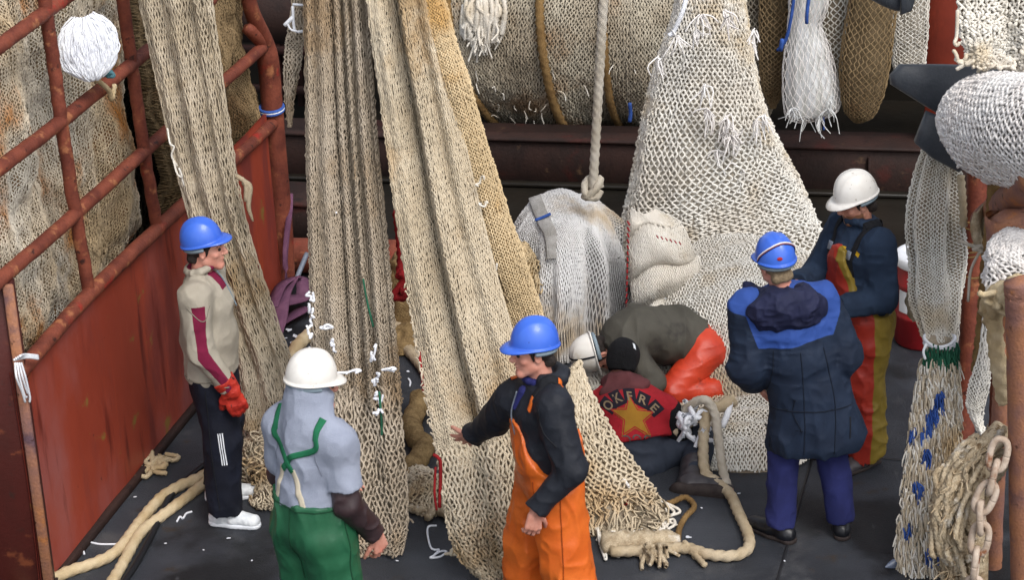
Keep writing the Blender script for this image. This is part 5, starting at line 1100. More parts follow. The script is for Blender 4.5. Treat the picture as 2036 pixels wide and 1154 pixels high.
S = domeS(at(1030, 440, 14.2)*np.array([1, 1, 0])+UZ*.45, .13, .2, .32, .7, .7, 0, rough_(.03, 7, 25)); add_net(h6, S, 30, 24, .006, 'net_gold', 'lin_gold', .015, part='ochre_corner', closed=True, seed=52)
# --- bundle folded sideways next to it
h7 = net_thing('folded_net', 'folded cream net bundle squeezed between the draped block and the big heap', atz(1310, 640))
def fold7(u, v): return .075*np.abs(np.sin(v*10+u*2.2+.8*np.sin(u*5)))**.7+nz(u, v, 4, 4, .03, 21)
S = ribbon([(1255, 408), (1250, 440), (1250, 500), (1252, 550), (1255, 590), (1262, 640)], [(1300, 405), (1352, 440), (1378, 490), (1392, 520), (1380, 572), (1372, 640)], [14.3, 14.12, 14.02, 13.98, 13.96, 13.95], lambda u, v: .16*np.sin(np.clip(u, 0, 1)*math.pi)**.6*1.+fold7(u, v), [14.3, 14.15, 14.08, 14.02, 14.02, 14.0])
add_net(h7, S, 58, 62, .0050, 'net_white', 'lin_white', .010, amp=.75, jit=.04, lift=.25, seed=61, lres=(60, 80))
V, F = join([tube([at(1305+9*k, 468+2.6*k, 13.76), at(1309+9*k, 474+2.6*k, 13.75)], .004, 5) for k in range(6)]); obj('red_stitching', V, F, M_['twine_red'], h7)
S = moundS(atz(1300, 690)+np.array([0, .25, 0]), .38, .32, .34, 0, rough_(.05, 5, 35)); add_net(h7, S, 60, 50, .005, 'net_white', 'lin_beige', .015, part='lower_fold', jit=.25, seed=62)
rg = thing('steel_ring', 'small white shackle ring lying on the net behind the kneeling man', 'ring', at(1318, 606, 13.85)); q = at(1318, 608, 13.82); V, F = tube([q+.052*(math.cos(a)*np.array([1, .1, 0])+math.sin(a)*np.array([0, .35, .9])) for a in np.linspace(-.4, 3.6, 14)], .011, 8); obj('ring', V, F, M_['plastic_white'], rg)
# --- tall white net tower pulled up on a line
tc = atz(1430, 560); tc[2] = 0
h8 = net_thing('hoisted_net', 'tall cone of coarse white net hoisted up and spreading at its foot', tc)
Yw = 14.75; cp_ = [at(1410, -170, Yw+.2), at(1413, 0, Yw+.15), at(1406, 150, Yw+.1), at(1402, 300, Yw), at(1416, 420, Yw-.05), at(1432, 530, Yw-.15)]
S = pipeS(cp_, [.15, .215, .335, .47, .60, .70], .62, lambda u, v: nz(np.cos(u*6.28)*1.6, v, 1, 5, .07, 31)+.035*np.sin(u*6.28*9)*(1-v*.6))
add_net(h8, S, 120, 92, .0066, 'net_white', 'lin_white', .03, closed=True, amp=.85, jit=.13, seed=71, knots=True, lift=.9, lres=(80, 60))
g_ = np.random.default_rng(12); prt = []
for (x, y, n_) in ((1395, 30, 5), (1385, 60, 4), (1345, 70, 4), (1440, 20, 5), (1405, 220, 6), (1440, 250, 8), (1455, 270, 8), (1445, 235, 7), (1430, 300, 4), (1310, 115, 3), (1500, 60, 4), (1520, 230, 4), (1470, 335, 4), (1505, 240, 4), (1400, 170, 3)):
    prt.append(fringe([at(x, y, Yw-.28)], [.1, -.5, -.9], .10, .006, n_*2, .5, int(x)))
objs('white_tassel', prt, 'net_bright', h8)
V, F = tube([at(1368, -20, 14.5), at(1358, 20, 14.45), at(1340, 62, 14.45), at(1330, 70, 14.45)], .012, 8, 3); obj('tail_rope', V, F, M_['twine_white'], h8)
V, F = tube([at(1618, 500, 14.5), at(1625, 496, 14.5), at(1628, 510, 14.5), at(1622, 520, 14.5), at(1614, 512, 14.5), at(1605, 518, 14.5)], .012, 8, 3); obj('end_loop', V, F, M_['rope_grey'], h8)
# --- the big heap behind the parka man and its rolled lower edge
hc = atz(1480, 800); h9 = net_thing('net_heap', 'broad heap of cream net piled on deck behind the man in the parka', hc, cat='net heap')
cc = np.array([1.47, 14.06, 0.])
def ff(P, u, v): return np.stack([.03*sn(P, 3, 41), .03*sn(P, 3, 42), .05*sn(P, 2.2, 43)+.012*np.sin(P[:, 1]*26+3*sn(P, 2, 4))*1.], -1)
S = moundS(cc, .80, 1.0, .80, .15, ff); add_net(h9, S, 116, 130, .0058, 'net_white', 'lin_white', .012, amp=.72, jit=.09, seed=81, lres=(140, 60))
lc = atz(1485, 880); 
S = moundS(np.array([1.36, 13.08, 0]), .60, .62, .19, 0., lambda P, u, v: np.stack([.03*sn(P, 4, 51), .03*sn(P, 4, 52), .03*sn(P, 3, 53)+.014*np.sin(P[:, 1]*40+4*sn(P, 2, 7))], -1), 3.5, .6); add_net(h9, S, 84, 84, .0060, 'net_white', 'lin_beige', .014, part='lower_roll', amp=.85, jit=.14, seed=82)
# ------------------------------------------------------------------ drum with nets at the back
dy = atz(1130, 360)+DW*1.0; dr = thing('net_drum', 'big horizontal drum wound with grey-brown net at the back of the deck', 'net drum', [dy[0], dy[1], .45])
Rd = .86; zc = float(onplane(1130, 240, dy, DW)[2])+Rd+.01; zc = zc-.02
def drumS(s0, s1, R, seed, sq=.0):
    def S(u, v):
        s = s0+(s1-s0)*u; a = (v*1.25-.95)*math.pi; e = np.clip(1-np.abs(2*u-1)**6, 0, 1)**.5
        P0 = np.stack([s*2.6, a*1.2, s*0+seed], -1); r_ = R*(.82+.18*e)+.055*sn(P0, 1.)+.03*np.sin(s*9+a*.8+seed)+.015*sn(P0, 4.)
        return (dy*[1, 1, 0])[None]+DB*(s+.05*np.sin(a*2+s*3))[:, None]+UZ*(zc+r_*np.sin(a))[:, None]+DW*(-r_*np.cos(a))[:, None]
    return S
def sx(px): return float((onplane(px, 150, dy-DW*Rd*.8, DW)-dy)@DB)
s0, s1 = sx(915), sx(1345)
add_net(dr, drumS(s0, s1, Rd, 3), 130, 160, .0070, 'net_drum', 'lin_drum', .018, amp=.75, seed=91, lres=(110, 70), jit=.18)
V, F = tube([dy*[1, 1, 0]+UZ*zc+DB*(s0-2.3), dy*[1, 1, 0]+UZ*zc+DB*(s1+3.2)], .28, 24); obj('axle', V, F, M_['beam'], dr)
S2 = drumS(s0, s1, Rd+.045, 3)
def drope(u0, u1, r, m, nm='binding_rope'):
    v = np.linspace(1.0, .34, 30); P = S2(np.linspace(u0-(u1-u0)*.5, u1, 30), v); V, F = tube(P, r, 8, 3, 40); obj(nm, V, F, M_[m], dr)
uu = lambda px: (sx(px)-s0)/(s1-s0)
drope(uu(925), uu(985), .026, 'rope_brown'); drope(uu(1100), uu(1170), .028, 'rope_brown'); drope(uu(1205), uu(1250), .024, 'rope_brown')
g_ = np.random.default_rng(3); prt = []
for k in range(16):
    x = 922+80*g_.random(); Y0 = float(S2(np.array([uu(x)]), np.array([.66]))[0][1])-.06; y0 = -30+40*g_.random(); L = 40+70*g_.random()
    prt.append(tube([at(x, y0, Y0), at(x+6*g_.normal(), y0+L*.5, Y0-.05), at(x+8*g_.normal(), y0+L, Y0-.04)], [.014, .016, .02], 7, 3, 70))
for x, y in ((955, 48), (968, 60), (940, 40), (985, 42), (950, 70)):
    Y0 = float(S2(np.array([uu(x)]), np.array([.66]))[0][1])-.1; prt.append(fringe([at(x, y, Y0)], [0, -.1, -1], .13, .009, 14, .22, x))
obj('white_tassels', *join(prt), M_['net_white'], dr)
g_ = np.random.default_rng(8); pts = S2(g_.random(70), .40+.35*g_.random(70)); objs('loose_twine', [fringe([p_], [.1, -.4, -1], .07, .004, 1, .6, 5+k_) for k_, p_ in enumerate(pts[:46])], 'net_white', dr)
V, F = tube([at(1252, 205, 16.2), at(1254, 225, 16.2), at(1252, 242, 16.2)], .014, 6); obj('blue_twine', V, F, M_['twine_blue'], dr)
# nets and sacks hung under the drum frame to the right
def sack(label, top, wid, Y, mt, ml, nu=34, nv=60, r=.0055, fl=.7, seed=1, group='net bundles hung at the back right', foldn=7, lift=.6, nm='hung_net', fa=.06):
    """top: centre pixels down the bundle, wid: half widths in pixels"""
    P = [at(x, y, Y) for x, y in top]; sc = F_/((P[0]-CAM)@fw); rad = [w_/sc for w_ in wid]
    root = net_thing(nm, label, P[-1], group); S = pipeS(P, rad, fl, lambda u, v: fa*np.sin(u*6.28*foldn+3*sn(np.stack([v*4, v*0, v*0+seed], -1)))*np.clip(1.1-v, 0, 1)+nz(np.cos(u*6.28), v, 2, 6, .06, seed))
    add_net(root, S, nu, nv, r, mt, ml, .02, closed=True, seed=seed, lift=lift, lres=(60, 60)); return root
sack('dark grey-brown net strip hanging right behind the hoisted white net', [(1502, -120), (1505, 0), (1515, 100), (1522, 200), (1524, 232)], [24, 24, 22, 18, 3], 16.6, 'net_drum', 'lin_drum', 24, 60, .006, seed=101)
sack('narrow ochre-brown net bag hanging left of the clear nylon bundle', [(1540, -120), (1542, 0), (1540, 100), (1538, 170), (1536, 215)], [32, 34, 32, 24, 3], 16.45, 'net_brown', 'lin_brown', 30, 60, seed=102)
fl_ = sack('translucent white nylon bundle tied at its neck with blue twine', [(1612, -120), (1608, 0), (1600, 50), (1606, 110), (1612, 180), (1618, 226), (1620, 236)], [44, 40, 34, 48, 58, 52, 6], 16.2, 'net_bright', 'lin_pale', 44, 30, .0030, seed=103, nm='nylon_bundle', foldn=9)
for c_o in fl_.children_recursive:
    if c_o.name.startswith('inner'): c_o.data.materials[0] = M_['film']
objs('blue_twine', [tube([at(1582, -30, 15.95), at(1572, 40, 15.95), at(1562, 80, 15.98), at(1546, 100, 16.02)], .012, 6), tube([at(1612, -30, 15.95), at(1605, 20, 15.95), at(1604, 46, 15.97)], .013, 6), tube([at(1556, 78, 15.98), at(1552, 100, 16.0)], .016, 6)], 'twine_blue', fl_)
V, F = join([fringe([at(1648, 215, 16.05), at(1655, 190, 16.05), at(1630, 232, 16.05), at(1600, 232, 16.1), at(1575, 215, 16.1)], [.1, -.2, -1], .1, .004, 40, .5, 7)]); obj('frayed_ends', V, F, M_['film'], fl_)
V, F = tube([at(1637, 232, 16.1), at(1638, 245, 16.1), at(1638, 258, 16.1)], .007, 6); obj('blue_twine', V, F, M_['twine_blue'], fl_)
sack('pale net strand cluster hanging between the nylon and the brown bag', [(1652, -120), (1656, 0), (1662, 80), (1664, 150), (1664, 178)], [32, 30, 26, 18, 3], 16.35, 'net_white', 'lin_beige', 24, 50, .006, seed=104, foldn=5)
bb = sack('big oval brown net bag hanging at the back right', [(1742, -120), (1736, 0), (1726, 90), (1716, 170), (1708, 222), (1704, 243)], [42, 46, 50, 46, 32, 5], 16.15, 'net_brown', 'lin_brown', 40, 56, .0045, seed=105, fl=.9, fa=.02)
sack('pale grey net sheet hanging left of the red column', [(1806, -120), (1808, 0), (1808, 70), (1806, 130), (1805, 152)], [38, 38, 36, 32, 20], 16.6, 'net_white', 'lin_white', 34, 60, .0055, seed=106, fl=.4)
# beam under the drum
bb0 = atz(1120, 367); bl = atz(780, 360); br_ = atz(1960, 395); bd = nrm(br_-bl); bn = np.array([-bd[1], bd[0], 0]); bm = thing('deck_beam', 'long dark rusty steel beam with a flanged top running across the deck', 'beam', (bl+br_)/2)
L_ = np.linalg.norm(br_-bl)+2.6; mid = (bl+br_)/2-bd*.6; AX = np.array([bd, bn, UZ]); zb = float(onplane(1120, 274, bl, bn)[2])
V, F = box(mid+UZ*(zb/2-.02), (L_, .03, zb-.04), AX, .004); obj('web', V, F, M_['beam'], bm, smooth=False)
V, F = box(mid+bn*.12+UZ*(zb-.012), (L_, .34, .028), AX, .008); obj('flange', V, F, M_['beam'], bm, smooth=False)
V, F = box(mid-bn*.03+UZ*.028, (L_, .10, .03), AX, .006); obj('foot', V, F, M_['wet_shade'], bm, smooth=False)
for k in (-1.9, -.6, .7, 2.0): V, F = box(mid+bd*k-bn*.022+UZ*(zb/2-.03), (.02, .04, zb-.10), AX, .004); obj('stiffener', V, F, M_['beam'], bm, smooth=False) if k > 1.5 or k < -1.5 else None
# red pipe sill in front of the shade-dark floor sheet, one length at each side
sl = thing('pipe_sill', 'thick rusty red pipe lying across the deck behind the hung nets', 'pipe', atz(800, 545)); pL, pR = atz(540, 540), atz(1720, 566); dS = nrm(pR-pL)
V, F = tube([pL+UZ*.13, (pL+pR)/2+UZ*.13, pR+UZ*.13], .125, 20); obj('pipe', V, F, M_['redpipe'], sl)
for t in (.02, .5, .97): q = pL*(1-t)+pR*t; V, F = box(q+UZ*.05, (.10, .30, .10), np.array([dS, [-dS[1], dS[0], 0], UZ]), .008); obj('saddle', V, F, M_['beam'], sl)
st_ = atz(590, 470)+DW*.1; sb = thing('steel_box', 'dull brown steel box standing behind the red pipe at the left', 'box', st_); V, F = box(st_+UZ*.14, (.46, .40, .28), np.array([DB, DW, UZ]), .012); obj('body', V, F, M_['beam'], sb); V, F = box(st_+UZ*.293, (.50, .44, .025), np.array([DB, DW, UZ]), .006); obj('lid', V, F, M_['galv'] if 0 else M_['beam'], sb)
# hoisting rope with a knot
hr = thing('hoisting_rope', 'thick white rope running straight up from a knot on the draped net', 'rope', at(1178, 378, 14.35))
V, F = tube([at(1208, -150, 14.3), at(1200, 0, 14.3), at(1190, 180, 14.32), at(1179, 372, 14.35)], .025, 12, 3, 34, .10); obj('line', V, F, M_['rope_grey'], hr)
V, F = join([tube([at(1178, 374, 14.35)+.05*np.array([math.cos(a+k), math.sin(a+k)*.7, 1.1*math.sin(a*1.0+k*2)]) for a in np.linspace(0, 6, 14)], .020, 8, 3, 40) for k in (0, 1.3)]); obj('knot', V, F, M_['rope_grey'], hr)
# red column and black strip behind it
cb = atz(1868, 400)+DW*.25; cl = thing('steel_column', 'square dark red steel column rising at the back right', 'column', cb)
wc = .15; V, F = box(cb+UZ*1.35, (wc*1.9, .22, 2.7), np.array([DB, DW, UZ]), .01); V = V; obj('column', V, F, M_['column'], cl); V, F = box(cb+UZ*.01, (.42, .36, .02), np.array([DB, DW, UZ]), .004); obj('base_plate', V, F, M_['beam'], cl)
# brown sack-like matting, red twine between the two nets
sk = thing('matting_roll', 'rough ochre matting standing in the gap between the middle and the wide net', 'matting', atz(815, 640)); S = domeS(atz(812, 655)+np.array([0, .15, 0]), .17, .2, .50, .55, .5, 0, rough_(.035, 7, 61)); V, F = sheet(S, 48, 30, True); obj('roll', V, F, M_['sack'], sk)
S = domeS(atz(812, 690), .14, .14, .13, .6, .6, 0, rough_(.03, 9, 66)); V, F = sheet(S, 40, 20, True); obj('loose_piece', V, F, M_['sack'], sk)
rt_ = thing('red_rope', 'crimson rope looped down the left edge of the wide net', 'rope', at(797, 600, 13.2)); V, F = tube([at(788, 420, 13.2), at(794, 470, 13.2), at(797, 520, 13.18), at(794, 550, 13.15), at(801, 545, 13.12), at(802, 560, 13.12), at(785, 588, 13.1), at(800, 592, 13.08), at(806, 580, 13.08), at(797, 580, 13.08)], .020, 8, 3, 60); obj('strand', V, F, M_['twine_red'], rt_)
# ------------------------------------------------------------------ things on the deck
def rope_on(name, label, pts, r, m, cat='rope', z=None, lobes=3, group=None, tw=None):
    P = [atz(x[0], x[1], 0)+UZ*((x[2] if len(x) > 2 else 0)+r*.95) for x in pts]; V, F = tube(P, r, 12 if lobes else 8, lobes, tw or 1.1/r, .06); V = V+r*.10*np.stack([sn(V, 45, 1), sn(V, 45, 2), sn(V, 45, 3)], -1); return tag(obj(name, V, F, M_[m]), label, cat, group)
# two thick mooring ropes from the lower left
rope_on('mooring_rope', 'thick straw rope running from the lower left corner past the white sneakers, upper strand', [(20, 1200), (130, 1150), (225, 1112), (285, 1040), (320, 1000), (360, 975), (405, 955), (470, 905), (520, 870)], .030, 'rope_straw')
rope_on('mooring_rope', 'thick straw rope lying below its twin and turning down to the picture edge', [(215, 1180), (240, 1140), (280, 1070), (330, 1030), (372, 998), (410, 968), (450, 935), (500, 905)], .029, 'rope_straw')
rope_on('hose', 'thin black hose lying beneath the straw ropes at the lower left', [(240, 1175), (270, 1130), (300, 1075), (318, 1035), (345, 985), (385, 950), (410, 930)], .020, 'hose', 'hose', lobes=0)
o_ = obj('rope_pile', *join([tube([atz(275+60*g_.random(), 905+40*g_.random())*[1, 1, 0]+UZ*(.015+.03*g_.random()) for _ in range(7)], .012, 8, 3, 90) for k in range(4)]+[tube([atz(x, y)+UZ*.02 for x, y in pts], .012, 8, 3, 90) for pts in ([(300, 905), (320, 915), (345, 922), (355, 915), (330, 910)], [(285, 930), (276, 948), (290, 955), (300, 945), (288, 935)], [(295, 930), (310, 945), (332, 948)])]), M_['rope_straw']); tag(o_, 'small loose pile of thin cream rope on deck beside the bulwark', 'rope')
def twn(label, pts, r=.006): return rope_on('twine', label, pts, r, 'twine_white', 'twine', lobes=0)
twn('white twine curled into a loop near the foot of the bulwark', [(240, 1085), (200, 1085), (175, 1080), (165, 1077), (160, 1095), (150, 1108), (147, 1100), (162, 1092), (168, 1105)])
twn('white twine with a loop at its end lying before the middle net', [(868, 1048), (852, 1050), (850, 1065), (856, 1090), (864, 1096), (873, 1096), (862, 1108), (855, 1112), (875, 1110), (888, 1100), (875, 1100), (860, 1110)])
twn('short scrap of white twine beside the straw ropes', [(352, 1040), (358, 1030), (364, 1034), (370, 1024), (382, 1020)], .006)
twn('short piece of white twine lying between the two hung nets', [(812, 755), (816, 762), (815, 770)])
rope_on('hawser', 'fat fuzzy tan rope snaking between the middle and the wide net', [(840, 815, .05), (830, 830), (818, 860), (830, 890), (846, 905), (832, 930), (818, 945), (815, 965), (830, 975)], .058, 'sack')
rope_on('hawser', 'tan rope end coming out below the wide net at its left', [(790, 685), (812, 705), (838, 735), (860, 770)], .036, 'rope_tan')
rope_on('hawser', 'straw rope curving past the foot of the middle net towards the left net', [(622, 672), (600, 690), (583, 715), (578, 750), (590, 800)], .040, 'rope_straw')
rope_on('hawser', 'short thick brown rope lying behind the white tube scrap', [(780, 655), (800, 665), (830, 660)], .038, 'rope_tan')
S = moundS(atz(842, 985), .13, .26, .15, .2, rough_(.03, 7, 71)); nn_ = net_thing('net_heap', 'small lump of coarse pale net on deck left of the wide net', atz(842, 985), cat='net heap'); add_net(nn_, S, 20, 30, .0065, 'net_beige', 'lin_beige', .025, jit=.25, seed=46, knots=True)
V, F = join([tube([atz(x, y)+UZ*.03 for x, y in pts], .02, 8, 3, 50) for pts in ([(815, 1020), (835, 1025), (860, 1020), (880, 1030), (905, 1040)], [(850, 1040), (865, 1025), (885, 1025)])]); obj('frayed_ends', V, F, M_['ragrope'], nn_)
# looped rope at the seated man's boot and the frayed line below it
def zrope(name, label, pts, r, m, tw=None, group=None):
    V, F = tube([atz(x, y, z) for x, y, z in pts], r, 12, 3, tw or 1.1/r, .12); return tag(obj(name, V, F, M_[m]), label, 'rope', group)
zrope('looped_rope', 'thick tan rope looping over the net heap and round the deck before the parka man', [(1412, 800, .38), (1402, 840, .30), (1398, 890, .18), (1402, 940, .08), (1425, 960, .05), (1452, 985, .04), (1468, 1020, .035), (1486, 1060, .035), (1488, 1090, .035), (1460, 1106, .035), (1410, 1104, .035), (1370, 1092, .035), (1330, 1092, .035), (1280, 1096, .04), (1215, 1098, .05)], .026, 'rope_tan')
zrope('looped_rope', 'grey-tan rope bent in a tall loop beside the seated man', [(1345, 835, .25), (1370, 808, .36), (1400, 796, .42), (1420, 820, .36), (1428, 870, .24), (1436, 930, .10), (1445, 965, .05)], .022, 'rope_grey')
zrope('thin_rope', 'thin tan rope running from the boot to the rope on deck', [(1300, 1010, .04), (1335, 1000, .03), (1362, 990, .03), (1380, 1008, .02), (1362, 1030, .02), (1350, 1055, .02), (1348, 1085, .03)], .014, 'rope_brown')
zrope('thin_rope', 'ragged straw rope lying over the white rag beside the kneeling man', [(1340, 860, .2), (1375, 835, .27), (1420, 815, .33), (1460, 795, .36)], .030, 'rope_tan')
fr = thing('frayed_line', 'thick frayed rope end with a knotted tail lying on the deck', 'rope', atz(1290, 1100)); V, F = tube([atz(1200, 1098)+UZ*.05, atz(1260, 1095)+UZ*.05, atz(1320, 1090)+UZ*.05, atz(1350, 1092)+UZ*.045], [.06, .055, .045, .035], 12, 3, 30, .12); obj('line', V, F, M_['ragrope'], fr)
V, F = fringe([atz(1290, 1105)+UZ*.05, atz(1305, 1105)+UZ*.05, atz(1278, 1105)+UZ*.05], [.3, -1, -.1], .16, .014, 20, .35, 3); obj('frayed_ends', V, F, M_['ragrope'], fr)
V, F = join([scribble(atz(1372, 1105)+UZ*.04, (.10, .10, .08), .017, 10, 4), tube([atz(1360, 1100)+UZ*.03, atz(1380, 1112)+UZ*.03, atz(1402, 1132)+UZ*.02], .014, 8, 3, 70)]); obj('knot', V, F, M_['rope_tan'], fr)
V, F = join([fringe([atz(1360, 850, .25), atz(1380, 835, .3), atz(1395, 860, .22), atz(1350, 830, .3), atz(1375, 815, .33)], [.2, -.6, .2], .09, .017, 34, .8, 9), tube([atz(1435, 850, .24), atz(1446, 825, .3), atz(1452, 800, .36)], .020, 8)]); tag(obj('white_rag', V, F, M_['twine_white']), 'bright white tangle of twine tucked between the seated and kneeling men', 'rag')
# purple webbing strap
def webbing(P, w_, n=60, twist=0., seed=1):
    q = spl(P)(np.linspace(0, 1, n)); T = nrm(np.gradient(q, axis=0)); a = twist*np.linspace(0, 1, n)+.5*sn(q, 4, seed); A0_ = nrm(np.cross(T, UZ+.01)); B_ = np.cross(A0_, T); A = A0_*np.cos(a)[:, None]+B_*np.sin(a)[:, None]; N_ = np.cross(A, T)
    rows = np.array([q+A*w_*k+N_*z for k, z in ((-.5, -.003), (-.5, .003), (0, .006), (.5, .003), (.5, -.003), (0, 0.))]); V = rows.reshape(-1, 3); i = np.arange(6)[:, None]*n; i2 = (np.arange(6)+1)[:, None] % 6*n; j = np.arange(n-1)[None]; V[:, 2] = np.maximum(V[:, 2], .008); return V, np.stack([i+j, i2+j, i2+j+1, i+j+1], -1).reshape(-1, 4)
pu = thing('webbing_strap', 'faded purple webbing strap heaped on deck below the end of the bulwark', 'strap', atz(570, 660))
V, F = join([webbing([atz(542, 645)+UZ*.12, atz(565, 620)+UZ*.20, atz(600, 600)+UZ*.18, atz(606, 620)+UZ*.12, atz(570, 635)+UZ*.14], .11, seed=1), webbing([atz(545, 660)+UZ*.06, atz(575, 625)+UZ*.12, atz(608, 612)+UZ*.09], .10, seed=2, twist=1.), webbing([atz(540, 690)+UZ*.03, atz(556, 660)+UZ*.10, atz(566, 630)+UZ*.16, atz(590, 608)+UZ*.2], .12, seed=3, twist=.6), webbing([atz(560, 650)+UZ*.03, atz(590, 640)+UZ*.06, atz(610, 625)+UZ*.05], .1, seed=4)]); obj('heap', V, F, M_['purple'], pu)
V, F = webbing([onwall(577, 385, -.06), onwall(576, 420, -.07), onwall(570, 470, -.07), onwall(567, 520, -.07), onwall(571, 580, -.07), atz(575, 615)+UZ*.15], .04, seed=5, twist=1.5); obj('hanging_end', V, F, M_['purple'], pu)
V, F = tube([atz(588, 590)+UZ*.10, atz(615, 562)+UZ*.22], .018, 10); o_ = obj('metal_rod', V, F, M_['galv']); tag(o_, 'short grey metal rod leaning behind the purple strap', 'rod')
g_ = np.random.default_rng(31)
for k, (x, y, sz) in enumerate([(545, 650, .045), (560, 690, .035), (590, 672, .03), (598, 682, .03), (575, 660, .025), (548, 700, .03), (552, 712, .02), (514, 998, .045), (1370, 1073, .022), (805, 700, .03), (340, 1010, .015), (455, 1075, .012), (700, 1072, .012), (268, 992, .012), (820, 925, .018), (552, 668, .02), (567, 676, .015), (583, 684, .018), (604, 664, .015), (540, 672, .022), (575, 705, .012), (812, 742, .014), (640, 1100, .010), (1395, 1015, .008), (1560, 1120, .008), (1470, 985, .010), (1665, 985, .008), (330, 1085, .010), (405, 1098, .008), (500, 1120, .009), (790, 1120, .010)]):
    V, F = sheet(domeS(atz(x, y), sz, sz*.7, sz*.45, .8, .8, g_.random()*3, rough_(sz*.5, 40, k+3.)), 14, 8, True); o_ = obj('paper_scrap', V, F, M_['scrap']); o_['group'] = 'small white scraps littering the deck'; o_['category'] = 'scrap'; o_['label'] = 'small white scrap lying on the dark deck'
rope_on('plastic_tube', 'short white plastic tube scrap lying behind the wide net', [(788, 666, .01), (800, 660, .02), (818, 655, .03)], .016, 'plastic_white', 'tube', lobes=0)
o_ = obj('twine_scrap', *join([scribble(atz(806, 684)+UZ*.03, (.12, .2, .06), .012, 14, 3), tube([atz(800, 678)+UZ*.02, atz(812, 690)+UZ*.04, atz(824, 704)+UZ*.02], .022, 6)]), M_['twine_white']); tag(o_, 'knotted scrap of white cord lying left of the wide net', 'cord')
# barrel
bp = atz(1835, 676); bp[2] = 0; ba = thing('barrel', 'red plastic barrel with a white lid and paper label behind the hung rags', 'barrel', bp)
rb, hb = .185, .62; V, F = lathe([(.001, 0), (rb-.01, 0), (rb, .015), (rb, .19), (rb+.008, .20), (rb+.008, .22), (rb, .23), (rb, .41), (rb+.008, .42), (rb+.008, .44), (rb, .45), (rb, hb-.06), (rb-.012, hb-.03), (.001, hb-.03)], bp, 48); obj('body', V, F, M_['drum_red'], ba)
V, F = lathe([(rb+.004, hb-.07), (rb+.012, hb-.06), (rb+.012, hb-.01), (rb, hb), (rb-.03, hb+.004), (rb-.05, hb-.008), (.001, hb-.006)], bp, 48); obj('lid', V, F, M_['plastic_white'], ba)
a_ = np.linspace(-2.75, -2.05, 14); V = np.array([[bp[0]+(rb+.003)*math.cos(a), bp[1]+(rb+.003)*math.sin(a), z] for z in (.25, .40) for a in a_]); F = np.array([[i, i+1, 14+i+1, 14+i] for i in range(13)]); obj('label', V, F, M_['plastic_white'], ba)
# fish
fp, ft_ = atz(1760, 1136), atz(1835, 1112); fd = nrm(ft_-fp); fl2 = np.linalg.norm(ft_-fp); fs = thing('fish', 'small dead silver fish lying on the deck at the lower right', 'fish', (fp+ft_)/2)
S = pipeS([fp+UZ*.022, fp+fd*fl2*.25+UZ*.026, fp+fd*fl2*.6+UZ*.024, ft_+UZ*.018], [.005, .030, .026, .008], .75); V, F = sheet(S, 20, 30, True); obj('body', V, F, M_['fish'], fs)
pn = np.array([-fd[1], fd[0], 0]); V, F = prism([ft_+UZ*.018, ft_+fd*.06+pn*.04+UZ*.014, ft_+fd*.04+UZ*.016, ft_+fd*.06-pn*.04+UZ*.014], .006, .002); obj('tail_fin', V, F, M_['fish'], fs); V, F = prism([fp+fd*fl2*.4+pn*.02+UZ*.024, fp+fd*fl2*.45+pn*.05+UZ*.015, fp+fd*fl2*.6+pn*.018+UZ*.024], .005, .002); obj('fin', V, F, M_['fish'], fs)
# ------------------------------------------------------------------ right side: rails, fenders, nets near the camera
pr = atz(1905, 960); rw = thing('right_railing', 'rusty pipe railing with uprights along the right side of the deck', 'railing', pr)
def onR(px, py, off=0.):
    return onplane(px, py, pr-DB*off, NW)
pipe([onR(1944, 330), onR(1930, 620), onR(1918, 860), onR(1908, 1000), atz(1903, 985)], .060, name='post', parent=rw)
P1 = at(2036, 640, 10.9); P0 = at(2046, 1260, 10.9); pipe([at(2032, 560, 10.9), P1, at(2040, 900, 10.9), P0], .092, 'rust', 'near_post', rw)
pipe([at(1998, 700, 11.3), at(1988, 850, 11.3), at(1978, 1000, 11.3), at(1972, 1180, 11.3)], .05, 'rust', 'inner_post', rw)
pipe([at(1958, 440, 12.4), at(1995, 410, 12.0), at(2060, 350, 11.2)], .085, 'rust', 'top_rail', rw)
pipe([at(1996, 440, 11.9), at(1998, 560, 11.9), at(1990, 720, 11.9), at(1984, 900, 11.9)], .055, 'redpipe', 'upright', rw)
pipe([at(2003, 430, 11.55), at(2012, 520, 11.5), at(2020, 700, 11.45)], .12, 'rust', 'sleeve', rw)
objs('wire_winding', [tube([onR(1933, y)+.068*(math.cos(a)*DW+math.sin(a)*NW)+UZ*(.02*math.sin(a+y)+.01*k) for a in np.linspace(0, 6.28, 14)], .006, 5) for k, y in enumerate((452, 500, 505, 548, 615, 622, 628, 634, 676))], 'rope_brown', rw)
